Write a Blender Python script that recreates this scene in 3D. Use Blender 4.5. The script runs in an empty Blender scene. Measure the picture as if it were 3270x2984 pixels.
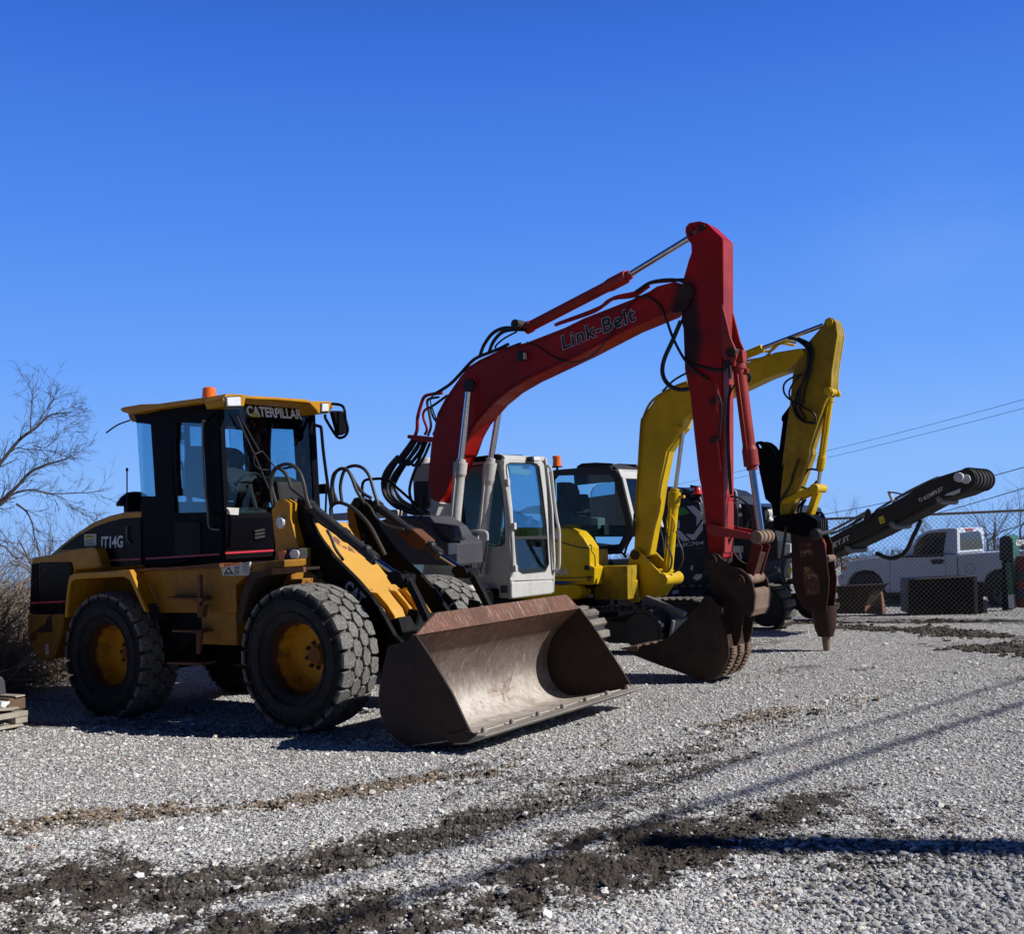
import bpy, bmesh, math, random
import numpy as np
from mathutils import Vector, Matrix
random.seed(7); rng = np.random.default_rng(7)
sc = bpy.context.scene
col = bpy.data.collections.new("yard"); sc.collection.children.link(col)
R = math.radians

# ------------------------------------------------------------------ camera
CX, CY, FL = 1635., 1492., 3568.
_p = math.atan((1730-CY)/FL); _r = math.atan(.038)
CAM = Vector((0, 0, 1.63))
FW = Vector((0, math.cos(_p), math.sin(_p))); _u0 = Vector((0, -math.sin(_p), math.cos(_p))); _X = Vector((1, 0, 0))
RT = _X*math.cos(_r) - _u0*math.sin(_r); UP = _u0*math.cos(_r) + _X*math.sin(_r)
cam = bpy.data.objects.new("camera", bpy.data.cameras.new("camera")); col.objects.link(cam)
cam.matrix_world = Matrix(((RT.x, UP.x, -FW.x, CAM.x), (RT.y, UP.y, -FW.y, CAM.y), (RT.z, UP.z, -FW.z, CAM.z), (0, 0, 0, 1)))
cam.data.sensor_width = 36; cam.data.sensor_fit = 'HORIZONTAL'; cam.data.lens = 36*FL/3270
cam.data.clip_end = 5000; cam.data.clip_start = .05
sc.camera = cam
# measuring patches of the photograph: origin and scale of each survey sheet
ZN = dict(A=(0, 1200, 700/2016), B=(650, 1200, 600/1840), C=(0, 1750, 750/2016), D=(700, 1750, 750/2016), E=(1150, 1400, 600/1840),
          F=(1200, 900, 600/1840), G=(1750, 650, 700/1840), H=(1700, 1350, 600/1840), I=(2150, 1000, 600/1840), J=(2100, 1500, 700/1840),
          K=(2600, 1400, 670/1897), L=(1200, 1850, 850/2016), M=(1800, 1850, 650/2016), N=(2500, 1550, 250/807), O=(2350, 1380, 300/1380),
          P=(0, 2050, 300/1577), Q=(900, 1550, 450/1840), R=(2100, 1550, 350/1840), S=(3070, 1650, 200/1082), V=(639, 1437, 1021/1898), X=(1277, 1341, 1022/2016), W=(0, 0, 3270/2016))
def ray(z, x, y):
    a, b, s = ZN[z]; u = a+x*s; v = b+y*s
    return FW*FL + RT*(u-CX) - UP*(v-CY)
def ground(z, x, y, h=0):
    d = ray(z, x, y); return CAM + d*((h-CAM.z)/d.z)
def atY(Y, z, x, y):
    d = ray(z, x, y); return CAM + d*(Y/d.y)
ZN['T'] = (-3655-0, 2015, 1); ZN['U'] = (4042, 1584, 1)
F0 = -ray('T', 0, 0).normalized(); _l = ray('U', 0, 0); L0 = (_l - F0*_l.dot(F0)).normalized(); U0 = F0.cross(L0)

class Fr:
    """a machine's own axes: a forward, b sideways, c up"""
    def __init__(s, O, F=F0, L=L0):
        s.O = Vector(O); s.F = F; s.L = L; s.U = F.cross(L)
    def loc(s, P): q = P-s.O; return Vector((q.dot(s.F), q.dot(s.L), q.dot(s.U)))
    def p(s, b, z, x, y):
        d = ray(z, x, y); return s.loc(CAM + d*((b-(CAM-s.O).dot(s.L))/d.dot(s.L)))
    def q(s, a, z, x, y):
        d = ray(z, x, y); return s.loc(CAM + d*((a-(CAM-s.O).dot(s.F))/d.dot(s.F)))
    def S(s, b, spec):
        z = None; o = []
        for it in spec:
            if isinstance(it, str): z = it
            else: r = s.p(b, z, *it); o.append((r.x, r.z))
        return o
    def T(s, a, spec):
        z = None; o = []
        for it in spec:
            if isinstance(it, str): z = it
            else: r = s.q(a, z, *it); o.append((r.y, r.z))
        return o
    def mat(s):
        F, L, U, O = s.F, s.L, s.U, s.O
        return Matrix(((F.x, L.x, U.x, O.x), (F.y, L.y, U.y, O.y), (F.z, L.z, U.z, O.z), (0, 0, 0, 1)))

# ------------------------------------------------------------------ mesh tools
def smooth_path(pts, n=6):
    P = [Vector(p) for p in pts]
    if len(P) < 3: return P
    o = []
    for i in range(len(P)-1):
        p0 = P[i-1] if i else P[0]*2-P[1]; p1 = P[i]; p2 = P[i+1]; p3 = P[i+2] if i+2 < len(P) else P[-1]*2-P[-2]
        for k in range(n):
            t = k/n; o.append(.5*((2*p1)+(p2-p0)*t+(2*p0-5*p1+4*p2-p3)*t*t+(3*p1-p0-3*p2+p3)*t**3))
    o.append(P[-1]); return o
def off(pl, d):
    o = []
    for i, (x, z) in enumerate(pl):
        x0, z0 = pl[max(i-1, 0)]; x1, z1 = pl[min(i+1, len(pl)-1)]; L_ = math.hypot(x1-x0, z1-z0); o.append((x+(z1-z0)/L_*d, z-(x1-x0)/L_*d))
    return o
class MB:
    def __init__(s): s.v = []; s.f = []; s.sm = []
    def add(s, v, f, smooth=False):
        n = len(s.v); s.v += [tuple(x) for x in v]; s.f += [tuple(i+n for i in q) for q in f]; s.sm += [smooth]*len(f); return s
    def prism(s, pts, b0, b1, ax='b'):
        g = (lambda p, w: (p[0], w, p[1])) if ax == 'b' else ((lambda p, w: (w, p[0], p[1])) if ax == 'a' else (lambda p, w: (p[0], p[1], w)))
        n = len(pts); v = [g(p, b0) for p in pts]+[g(p, b1) for p in pts]
        return s.add(v, [tuple(range(n)), tuple(range(2*n-1, n-1, -1))]+[(i, i+n, (i+1) % n+n, (i+1) % n) for i in range(n)])
    def holed(s, outer, holes, b0, b1, ax='b'):
        from mathutils.geometry import tessellate_polygon
        loops = [outer]+holes; g = (lambda p, w: (p[0], w, p[1])) if ax == 'b' else (lambda p, w: (w, p[0], p[1]))
        tri = tessellate_polygon([[Vector((p[0], p[1], 0)) for p in lp] for lp in loops]); fl = [p for lp in loops for p in lp]; n = len(fl)
        v = [g(p, b0) for p in fl]+[g(p, b1) for p in fl]; f = [tuple(t) for t in tri]+[tuple(i+n for i in reversed(t)) for t in tri]; k = 0
        for lp in loops:
            m = len(lp); f += [(k+i, k+i+n, k+(i+1) % m+n, k+(i+1) % m) for i in range(m)]; k += m
        return s.add(v, f)
    def box(s, a0, a1, b0, b1, c0, c1): return s.prism([(a0, c0), (a1, c0), (a1, c1), (a0, c1)], b0, b1)
    def hexa(s, P8):   # two quads, near then far
        return s.add(P8, [(0, 1, 2, 3), (7, 6, 5, 4), (0, 4, 5, 1), (1, 5, 6, 2), (2, 6, 7, 3), (3, 7, 4, 0)])
    def bar(s, p0, p1, w, h, up=(0, 1, 0)):
        p0 = Vector(p0); p1 = Vector(p1); d = (p1-p0).normalized(); u = Vector(up); x = d.cross(u)
        if x.length < 1e-4: x = d.cross(Vector((1, 0, .01)))
        x.normalize(); y = x.cross(d).normalized(); x *= w/2; y *= h/2
        return s.hexa([p0-x-y, p0+x-y, p0+x+y, p0-x+y, p1-x-y, p1+x-y, p1+x+y, p1-x+y])
    def tube(s, pts, r, n=10, cap=True, sm=True, n2=6):
        P = smooth_path(pts, n2) if (sm and len(pts) > 2) else [Vector(p) for p in pts]
        rr = r if isinstance(r, (list, tuple)) else [r]*len(P)
        if len(rr) != len(P): rr = [rr[0]+(rr[-1]-rr[0])*i/(len(P)-1) for i in range(len(P))]
        v = []; pn = None
        for i, p in enumerate(P):
            t = (P[min(i+1, len(P)-1)]-P[max(i-1, 0)]).normalized()
            if pn is None:
                pn = t.cross(Vector((.13, .2, 1))); 
                if pn.length < .05: pn = t.cross(Vector((1, 0, 0)))
            pn = (pn - t*pn.dot(t)).normalized(); bn = t.cross(pn)
            for k in range(n):
                a = 2*math.pi*k/n; v.append(p+(pn*math.cos(a)+bn*math.sin(a))*rr[i])
        f = [(i*n+k, i*n+(k+1) % n, (i+1)*n+(k+1) % n, (i+1)*n+k) for i in range(len(P)-1) for k in range(n)]
        s.add(v, f, True)
        if cap:
            m = len(s.v)-len(v); s.f += [tuple(m+k for k in range(n-1, -1, -1)), tuple(m+(len(P)-1)*n+k for k in range(n))]; s.sm += [False]*2
        return s
    def cyl(s, p0, p1, r, r1=None, n=24):
        return s.tube([p0, p1], [r, r if r1 is None else r1], n, sm=False)
    def lathe(s, c, prof, n=64, ax='b'):   # prof: (radius, offset along axis); axis through c
        v = []; m = len(prof)
        for k in range(n):
            t = 2*math.pi*k/n; C, Sn = math.cos(t), math.sin(t)
            for (r, o) in prof:
                v.append((c[0]+r*C, c[1]+o, c[2]+r*Sn) if ax == 'b' else ((c[0]+o, c[1]+r*C, c[2]+r*Sn) if ax == 'a' else (c[0]+r*C, c[1]+r*Sn, c[2]+o)))
        f = [(k*m+i, k*m+i+1, ((k+1) % n)*m+i+1, ((k+1) % n)*m+i) for k in range(n) for i in range(m-1)]
        return s.add(v, f, True)
    def build(s, name, mt, parent=None, bev=0, ang=35, seg=2, mw=None):
        me = bpy.data.meshes.new(name); me.from_pydata(s.v, [], s.f); 
        for p, q in zip(me.polygons, s.sm): p.use_smooth = q
        bm = bmesh.new(); bm.from_mesh(me)
        bmesh.ops.recalc_face_normals(bm, faces=bm.faces)
        for e in bm.edges:
            if len(e.link_faces) == 2 and e.calc_face_angle(0) > R(ang): e.smooth = False
        bm.to_mesh(me); bm.free()
        me.materials.append(mt)
        o = bpy.data.objects.new(name, me); col.objects.link(o)
        if parent: o.parent = parent
        if mw: o.matrix_world = mw
        if bev:
            m = o.modifiers.new('bevel', 'BEVEL'); m.width = bev; m.segments = seg; m.limit_method = 'ANGLE'; m.angle_limit = R(32)
        return o
def tag(o, label=None, cat=None, group=None, kind=None):
    if label: o['label'] = label
    if cat: o['category'] = cat
    if group: o['group'] = group
    if kind: o['kind'] = kind
    return o
def thing(name, fr_or_loc, label, cat, group=None):
    o = bpy.data.objects.new(name, None); col.objects.link(o); o.empty_display_size = .2
    if isinstance(fr_or_loc, Fr): o.matrix_world = fr_or_loc.mat()
    else: o.location = fr_or_loc
    return tag(o, label, cat, group)
def text(s, name, mt, parent, P0, P1, P2, lift=0, shear=0, off=0.0, res=3, spc=1.0):
    """lettering as a flat mesh fitted to the parallelogram P0 (bottom left) P1 (bottom right) P2 (top left)"""
    c = bpy.data.curves.new(name, 'FONT'); c.body = s; c.offset = off; c.space_character = spc; c.resolution_u = res
    o = bpy.data.objects.new(name, c); col.objects.link(o)
    bpy.context.view_layer.update()
    me = bpy.data.meshes.new_from_object(o.evaluated_get(bpy.context.evaluated_depsgraph_get()))
    bpy.data.objects.remove(o); bpy.data.curves.remove(c)
    P0, P1, P2 = Vector(P0), Vector(P1), Vector(P2); n = (P1-P0).cross(P2-P0).normalized()*lift
    xs = [v.co.x for v in me.vertices]; ys = [v.co.y for v in me.vertices]
    x0, x1, y0, y1 = min(xs), max(xs), min(ys), max(ys)
    for v in me.vertices:
        u = (v.co.x-x0)/(x1-x0); w = (v.co.y-y0)/(y1-y0); v.co = P0+(P1-P0)*(u+shear*w)+(P2-P0)*w+n
    me.materials.append(mt); me.name = name
    o = bpy.data.objects.new(name, me); col.objects.link(o); o.parent = parent
    return o

# ------------------------------------------------------------------ materials
class NT:
    def __init__(s, name, coord='Object'):
        s.m = bpy.data.materials.new(name); s.m.use_nodes = True; s.t = s.m.node_tree; s.n = s.t.nodes; s.l = s.t.links
        s.b = s.n['Principled BSDF']; s.out = s.n['Material Output']; tc = s.n.new('ShaderNodeTexCoord'); s.co = tc.outputs[coord]; s.tc = tc
        s.geo = s.n.new('ShaderNodeNewGeometry')
    def con(s, a, b):
        if isinstance(a, (int, float)): b.default_value = a
        elif isinstance(a, (tuple, list)): b.default_value = (*a, 1) if len(a) == 3 and len(b.default_value) == 4 else a
        else: s.l.new(a, b)
    def noise(s, sc_, det=6, rough=.6, dist=0, stretch=None, co=None):
        n = s.n.new('ShaderNodeTexNoise'); n.inputs['Scale'].default_value = sc_; n.inputs['Detail'].default_value = det
        n.inputs['Roughness'].default_value = rough; n.inputs['Distortion'].default_value = dist
        v = co or s.co
        if stretch:
            mp = s.n.new('ShaderNodeMapping'); mp.inputs['Scale'].default_value = stretch; s.l.new(v, mp.inputs[0]); v = mp.outputs[0]
        s.l.new(v, n.inputs['Vector']); return n.outputs['Fac']
    def vor(s, sc_, feat='F1', out='Distance', rand=1, co=None):
        n = s.n.new('ShaderNodeTexVoronoi'); n.feature = feat; n.inputs['Scale'].default_value = sc_; n.inputs['Randomness'].default_value = rand
        s.l.new(co or s.co, n.inputs['Vector']); return n.outputs[out]
    def ramp(s, f, lo, hi, a=0., b=1.):
        n = s.n.new('ShaderNodeMapRange'); n.interpolation_type = 'SMOOTHSTEP'
        for i, x in enumerate((f, lo, hi, a, b)): s.con(x, n.inputs[i])
        return n.outputs[0]
    def math(s, op, a, b=0.):
        n = s.n.new('ShaderNodeMath'); n.operation = op; s.con(a, n.inputs[0]); s.con(b, n.inputs[1]); return n.outputs[0]
    def mix(s, f, a, b, mode='MIX'):
        n = s.n.new('ShaderNodeMix'); n.data_type = 'RGBA'; n.blend_type = mode
        s.con(f, n.inputs[0]); s.con(a, n.inputs[6]); s.con(b, n.inputs[7]); return n.outputs[2]
    def bump(s, h, st=.3, dist=.01):
        n = s.n.new('ShaderNodeBump'); n.inputs['Strength'].default_value = st; n.inputs['Distance'].default_value = dist
        s.l.new(h, n.inputs['Height']); s.l.new(n.outputs[0], s.b.inputs['Normal'])
    def sep(s, v, i):
        n = s.n.new('ShaderNodeSeparateXYZ'); s.l.new(v, n.inputs[0]); return n.outputs[i]
    def fin(s, c=None, rough=None, metal=None, spec=None, coat=None):
        if c is not None: s.con(c, s.b.inputs['Base Color'])
        if rough is not None: s.con(rough, s.b.inputs['Roughness'])
        if metal is not None: s.con(metal, s.b.inputs['Metallic'])
        if spec is not None: s.b.inputs['Specular IOR Level'].default_value = spec
        if coat is not None: s.b.inputs['Coat Weight'].default_value = coat; s.b.inputs['Coat Roughness'].default_value = .15
        return s.m
def paint(name, c, rough=.45, dirt=.5, dirtc=(.10, .085, .065), rust=0., rustc=(.09, .035, .018), metal=0, spec=.28, fade=.25, bump=.15, scale=1., grease=None):
    t = NT(name)
    n1 = t.noise(1.7*scale, 8, .65); n2 = t.noise(9*scale, 8, .7); n3 = t.noise(60*scale, 4, .6)
    cc = t.mix(t.ramp(n1, .3, .75), [x*(1-fade) for x in c], [min(1, x*(1+fade*.5)) for x in c])
    streak = t.noise(6*scale, 6, .7, 0, (1, 1, .12))
    d = t.math('MULTIPLY', t.ramp(t.math('ADD', t.math('MULTIPLY', n2, .5), t.math('MULTIPLY', streak, .5)), .45, .72), dirt)
    cc = t.mix(d, cc, dirtc)
    cc = t.mix(t.math('MULTIPLY', t.ramp(n3, .58, .7), dirt*.5), cc, [x*.5+.05 for x in dirtc])
    if grease:
        gx, gz, rx_, rz_ = grease; mp = t.n.new('ShaderNodeMapping'); mp.inputs['Location'].default_value = (-gx/rx_, 0, -gz/rz_); mp.inputs['Scale'].default_value = (1/rx_, 0, 1/rz_); t.l.new(t.co, mp.inputs[0])
        ln = t.n.new('ShaderNodeVectorMath'); ln.operation = 'LENGTH'; t.l.new(mp.outputs[0], ln.inputs[0])
        gm = t.ramp(t.math('ADD', ln.outputs['Value'], t.math('MULTIPLY', t.math('SUBTRACT', n1, .5), 1.1)), .55, 1.15, .93, 0); cc = t.mix(gm, cc, (.010, .008, .009))
    if rust:
        th = 1-rust*.6; rr = t.ramp(t.math('ADD', t.math('MULTIPLY', n1, .55), t.math('MULTIPLY', n2, .5)), th-.12, th-.08)
        cc = t.mix(rr, cc, t.mix(n3, rustc, [x*2 for x in rustc]))
        t.con(t.math('ADD', rough, t.math('MULTIPLY', t.math('ADD', rr, d), .3)), t.b.inputs['Roughness'])
    else: t.con(t.math('ADD', rough-.06, t.math('MULTIPLY', t.math('ADD', n2, d), .25)), t.b.inputs['Roughness'])
    t.bump(t.math('ADD', n3, t.math('MULTIPLY', n2, 1.5)), bump, .004)
    return t.fin(cc, None, metal, spec)
def glass(name, tint=(.62, .80, .86), gl=.10, dust=.06):
    t = NT(name); n = t.n
    tr = n.new('ShaderNodeBsdfTransparent'); tr.inputs[0].default_value = (*tint, 1)
    g = n.new('ShaderNodeBsdfGlossy'); g.inputs['Roughness'].default_value = .02; g.inputs[0].default_value = (.9, .95, 1, 1)
    df = n.new('ShaderNodeBsdfDiffuse'); df.inputs[0].default_value = (.35, .33, .28, 1)
    lw = n.new('ShaderNodeLayerWeight'); lw.inputs[0].default_value = .25
    m1 = n.new('ShaderNodeMixShader'); m2 = n.new('ShaderNodeMixShader')
    t.l.new(t.math('ADD', t.math('MULTIPLY', lw.outputs['Fresnel'], .5), gl*.3), m1.inputs[0])
    t.l.new(tr.outputs[0], m1.inputs[1]); t.l.new(g.outputs[0], m1.inputs[2])
    dd = t.math('MULTIPLY', t.ramp(t.noise(14, 8, .75), .5, .8), dust); t.l.new(dd, m2.inputs[0])
    t.l.new(m1.outputs[0], m2.inputs[1]); t.l.new(df.outputs[0], m2.inputs[2]); t.l.new(m2.outputs[0], t.out.inputs[0])
    return t.m
def plain(name, c, rough=.5, metal=0, spec=.5, em=None):
    t = NT(name); n = t.noise(22, 5, .6); cc = t.mix(n, [x*.75 for x in c], [min(1, x*1.2) for x in c]); return t.fin(cc, rough, metal, spec)

M = {}
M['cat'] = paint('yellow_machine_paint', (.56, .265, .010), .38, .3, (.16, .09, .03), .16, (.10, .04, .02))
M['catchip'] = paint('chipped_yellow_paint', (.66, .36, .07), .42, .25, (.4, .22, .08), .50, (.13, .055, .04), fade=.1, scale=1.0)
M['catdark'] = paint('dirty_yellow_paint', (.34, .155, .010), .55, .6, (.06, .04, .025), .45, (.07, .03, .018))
M['black'] = paint('black_machine_paint', (.005, .005, .007), .42, .05, (.02, .019, .018), 0, spec=.06, bump=.05)
M['blackgloss'] = paint('black_panel_paint', (.003, .003, .005), .22, .03, (.015, .015, .015), 0, spec=.1, bump=.03)
M['armblack'] = paint('black_arm_paint', (.010, .010, .011), .5, .3, (.035, .032, .03), .08, (.06, .03, .02), spec=.1)
M['stripe'] = plain('red_stripe', (.55, .03, .06), .4)
M['white'] = plain('white_lettering', (.75, .76, .78), .5)
M['rim'] = None
M['cyl'] = paint('black_cylinder_paint', (.025, .027, .03), .45, .4, (.07, .065, .06), 0, spec=.4)
M['chrome'] = plain('chrome_rod', (.62, .64, .68), .13, 1)
M['hose'] = plain('rubber_hose', (.045, .042, .04), .55, 0, .4)
M['hoseblack'] = plain('black_hose', (.012, .012, .013), .5, 0, .4)
M['rubber'] = plain('black_rubber', (.02, .02, .022), .7)
M['rustplate'] = paint('rusty_plate', (.20, .085, .045), .8, .5, (.10, .06, .04), 0, fade=.5, bump=.5)
M['darkrust'] = paint('dark_rusty_steel', (.05, .028, .02), .7, .6, (.03, .022, .018), 0, fade=.5, bump=.4)
M['lens'] = plain('clear_lamp_lens', (.75, .78, .8), .12, 0, 1)
M['amber'] = plain('amber_lens', (.85, .16, .01), .2, 0, .8)
M['orangelens'] = plain('orange_beacon', (.95, .17, .01), .25, 0, .8)
M['glass'] = glass('cab_glass')
M['darkglass'] = glass('dark_glass', (.30, .42, .44), .2, .15)
M['seat'] = plain('seat_fabric', (.02, .022, .025), .9)
M['interior'] = plain('cab_interior', (.009, .011, .012), .8)
M['catletter'] = plain('grey_blue_lettering', (.52, .56, .64), .5)
M['label'] = plain('label_white', (.6, .6, .56), .5)
M['labelyel'] = plain('label_yellow', (.6, .5, .03), .5)
M['steelgrey'] = paint('grey_steel', (.20, .20, .21), .5, .4, (.12, .1, .08), 0)
def tyre_mat():
    t = NT('tyre_rubber'); a = t.n.new('ShaderNodeVectorMath'); a.operation = 'LENGTH'
    mp = t.n.new('ShaderNodeMapping'); mp.inputs['Scale'].default_value = (1, 0, 1); t.l.new(t.co, mp.inputs[0]); t.l.new(mp.outputs[0], a.inputs[0])
    n = t.noise(12, 8, .7); n2 = t.noise(70, 5, .7); n3 = t.noise(3, 4, .6)
    dust = t.ramp(t.math('ADD', a.outputs['Value'], t.math('MULTIPLY', n, .06)), .632, .672)
    c = t.mix(t.ramp(n, .35, .7), (.016, .017, .02), (.035, .034, .034))
    c2 = t.mix(t.ramp(n2, .35, .65), (.085, .083, .078), (.29, .28, .26))
    c = t.mix(t.math('MULTIPLY', dust, t.ramp(n3, .2, .6, .55, 1.)), c, c2)
    t.bump(t.math('ADD', n, n2), .35, .006); return t.fin(c, .85, 0, .3)
M['tyre'] = tyre_mat()
def rim_mat():
    t = NT('orange_rim_paint'); a = t.n.new('ShaderNodeVectorMath'); a.operation = 'LENGTH'; mp = t.n.new('ShaderNodeMapping'); mp.inputs['Scale'].default_value = (1, 0, 1); t.l.new(t.co, mp.inputs[0]); t.l.new(mp.outputs[0], a.inputs[0])
    n = t.noise(7, 8, .7); n2 = t.noise(40, 6, .7); r_ = t.math('ADD', a.outputs['Value'], t.math('MULTIPLY', t.math('SUBTRACT', n, .5), .09))
    c = t.mix(t.ramp(n2, .3, .75, 0, .5), (.60, .27, .010), (.30, .12, .01)); c = t.mix(t.ramp(n, .56, .70, 0, .7), c, (.12, .045, .014)); c = t.mix(t.ramp(r_, .285, .318), c, t.mix(n2, (.03, .012, .008), (.10, .035, .015))); c = t.mix(t.ramp(a.outputs['Value'], .05, .135, .75, 0), c, (.07, .03, .018))
    t.bump(n2, .2, .004); return t.fin(c, .6, 0, .3)
M['rim'] = rim_mat()
def bucket_mat(name, top=(.19, .088, .06), mid=(.17, .135, .12), low=(.60, .55, .49), z0=.02, z1=.95):
    t = NT(name); z = t.sep(t.co, 2); w = t.noise(2.2, 6, .65); n = t.noise(14, 8, .75, .4, (1, 1, 1)); sc_ = t.noise(16, 8, .75, .3, (.5, 3, .35))
    zz = t.math('ADD', z, t.math('MULTIPLY', t.math('SUBTRACT', w, .5), .35))
    c = t.mix(t.ramp(zz, z0+.08, z0+.42), low, mid); c = t.mix(t.ramp(zz, z0+.5, z1-.1), c, top)
    c = t.mix(t.ramp(t.noise(3.2, 7, .7, .5), .42, .68, 0., .55), c, t.mix(t.ramp(zz, .1, .5), (.30, .22, .17), (.07, .045, .036))); c = t.mix(t.ramp(n, .35, .75, 0., .55), c, [x*.45 for x in mid]); c = t.mix(t.ramp(sc_, .54, .68, 0., .75), c, (.50, .42, .34)); c = t.mix(t.ramp(t.noise(48, 4, .6, .2, (.35, 2.2, 1.2)), .66, .72, 0., .7), c, (.62, .55, .46))
    c = t.mix(t.ramp(t.noise(4.5, 9, .75, .6), .55, .66, 0., .7), c, (.13, .05, .028))
    t.bump(t.math('ADD', n, sc_), .35, .006); return t.fin(c, t.ramp(zz, 0, .6, .62, .8), .0, .2)
M['bucket'] = bucket_mat('worn_bucket_steel')
M['bucketside'] = paint('brown_bucket_side', (.038, .023, .017), .6, .6, (.035, .027, .022), 0, fade=.4, bump=.25)
M['edge'] = paint('scraped_edge_steel', (.36, .33, .29), .5, .4, (.2, .16, .12), 0, fade=.3, bump=.4)
M['bluestripe'] = plain('blue_stripe', (.01, .04, .25), .4); M['interior2'] = plain('grey_console', (.16, .18, .15), .8)
M['trackrub'] = paint('dusty_rubber_track', (.02, .021, .024), .8, .7, (.2, .19, .17), 0, fade=.3)
# ================================================================== WHEEL LOADER
_c = CAM + ray('T', 930.6+3655, 2103.4-2015)*(10.1/FL)
LD = Fr(_c - U0*.655)
loader = thing('wheel_loader', LD, 'yellow and black wheel loader with a wide rusty bucket, parked leftmost of the machines', 'wheel loader')
def mpart(fr, root):
    def part(name, mt, b0, b1, spec, bev=.006, par=None, bp=None):
        return MB().prism(fr.S(b0 if bp is None else bp, spec), b0, b1).build(name, M[mt], par or root, bev)
    def pts(b, spec):
        z = None; o = []
        for it in spec:
            if isinstance(it, str): z = it
            else: o.append(fr.p(it[2] if len(it) > 2 else b, z, it[0], it[1]))
        return o
    def hose(name, mt, r, b, spec, par=None, n=8):
        return MB().tube(pts(b, spec), r, n).build(name, M[mt], par or root)
    return part, pts, hose
P, PT, HS = mpart(LD, loader)
BC = 1.12
# rear: hood, grille housing, counterweight
hood = P('engine_hood', 'cat', .45, 1.79, ['A', (440, 1680), (470, 1640), (560, 1558), (700, 1450), (850, 1350), (1000, 1290), (1150, 1255), (1302, 1248), (1310, 1760), 'C', (880, 175), (640, 195), (620, 60)], .02)
sp = P('side_panel', 'blackgloss', .438, .46, ['A', (540, 1605), (620, 1540), (720, 1470), (870, 1392), (1000, 1345), (1130, 1315), (1292, 1306), (1300, 1740), 'C', (882, 172), (860, 60), 'A', (890, 1608), (855, 1584)], .004, hood)
gh = P('grille_housing', 'cat', .32, 1.92, ['A', (282, 1730), (292, 1695), (312, 1672), (470, 1648), (700, 1592), (840, 1578), (880, 1590), (903, 1640), (928, 1728), 'C', (882, 172), (645, 190), (612, 240), (552, 562), (250, 570), (258, 300), (262, 150)], .02)
P('vent_panel', 'blackgloss', .305, .33, ['C', (332, 132), (345, 126), (590, 123), (606, 130), (622, 190), (600, 250), (555, 562), (345, 566), (334, 300)], .006, gh)
P('tail_lamp_panel', 'black', .306, .33, ['C', (268, 150), (280, 138), (322, 133), (324, 300), (338, 565), (252, 568)], .006, gh)
P('red_stripe', 'stripe', .298, .306, ['C', (257, 468), (555, 455), (552, 470), (256, 484)], 0, gh)
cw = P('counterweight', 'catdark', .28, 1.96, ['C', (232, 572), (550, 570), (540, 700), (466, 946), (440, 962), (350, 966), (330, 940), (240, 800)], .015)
P('worn_patch', 'darkrust', .274, .285, ['C', (303, 716), (330, 690), (390, 650), (400, 610), (440, 574), (442, 726), (310, 728)], 0, cw)
P('small_label', 'label', .272, .284, ['C', (388, 828), (412, 828), (415, 918), (392, 920)], 0, cw)
P('red_stripe', 'stripe', .43, .44, ['A', (918, 1696), (1292, 1680), (1292, 1698), (918, 1712)], 0, sp)
text('IT14G', 'lettering', M['white'], sp, LD.p(.432, 'A', 932, 1594), LD.p(.432, 'A', 1130, 1583), LD.p(.432, 'A', 932, 1482), 0, 0, .03)
lb = P('warning_label', 'label', .43, .44, ['A', (775, 1462), (882, 1456), (884, 1563), (777, 1570)], 0, sp)
P('label_strip', 'labelyel', .427, .431, ['A', (784, 1470), (857, 1466), (858, 1493), (785, 1497)], 0, lb)
text('NOTICE', 'print', M['black'], lb, LD.p(.426, 'A', 790, 1492), LD.p(.426, 'A', 850, 1489), LD.p(.426, 'A', 790, 1474))
for k in range(4):
    P('print', 'cyl', .427, .43, ['A', (786, 1512+k*13), (868-(k % 2)*14, 1508+k*13), (868-(k % 2)*14, 1512+k*13), (786, 1516+k*13)], 0, lb)
# exhaust / pre-cleaner and antenna
mb = MB(); c = LD.p(.9, 'A', 1240, 1250); mb.cyl(c+Vector((0, 0, -.1)), c+Vector((0, 0, .12)), .12); mb.lathe(c+Vector((0, 0, .1)), [(.0, .13), (.08, .12), (.15, .07), (.2, 0), (.2, -.03), (.1, -.02)], 32, 'c')
mb.build('air_intake_cap', M['black'], loader)
HS('antenna', 'hoseblack', .008, .5, ['A', (1167, 1340), (1168, 1180), (1168, 850)])
mb = MB(); mb.tube(PT(.5, ['A', (1168, 880), (1168, 850)]), .014, 8); mb.build('antenna', M['hoseblack'], loader)
HS('grab_handle', 'steelgrey', .01, .42, ['A', (1165, 1385), (1165, 1500), (1190, 1540)])
# rear fender: flange, top sheet and sloping front sheet
fe = P('rear_fender', 'cat', .0, .04, ['C', (552, 600), (560, 470), (586, 270), (600, 238), (640, 222), (1080, 192), (1112, 190), (1130, 230), (1238, 490), (1262, 552), (1236, 552), (1130, 320), (1112, 280), (1060, 250), (700, 268), (630, 278), (602, 305), (590, 380), (572, 600)], .01)
s = LD.S(0, ['C', (1100, 192), (1236, 500)]); u = LD.S(0, ['C', (600, 232), (1100, 190)]); z = LD.S(0, ['C', (560, 600), (590, 250)])
mb = MB().prism([s[0], s[1], (s[1][0]-.02, s[1][1]), (s[0][0]-.03, s[0][1]-.02)], .03, .45)
mb.prism([u[0], u[1], (u[1][0], u[1][1]-.02), (u[0][0], u[0][1]-.02)], .03, .45)
mb.prism([z[0], z[1], (z[1][0]-.015, z[1][1]), (z[0][0]-.015, z[0][1])], .03, .45)
mb.build('fender_sheet', M['cat'], fe, .006)
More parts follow.
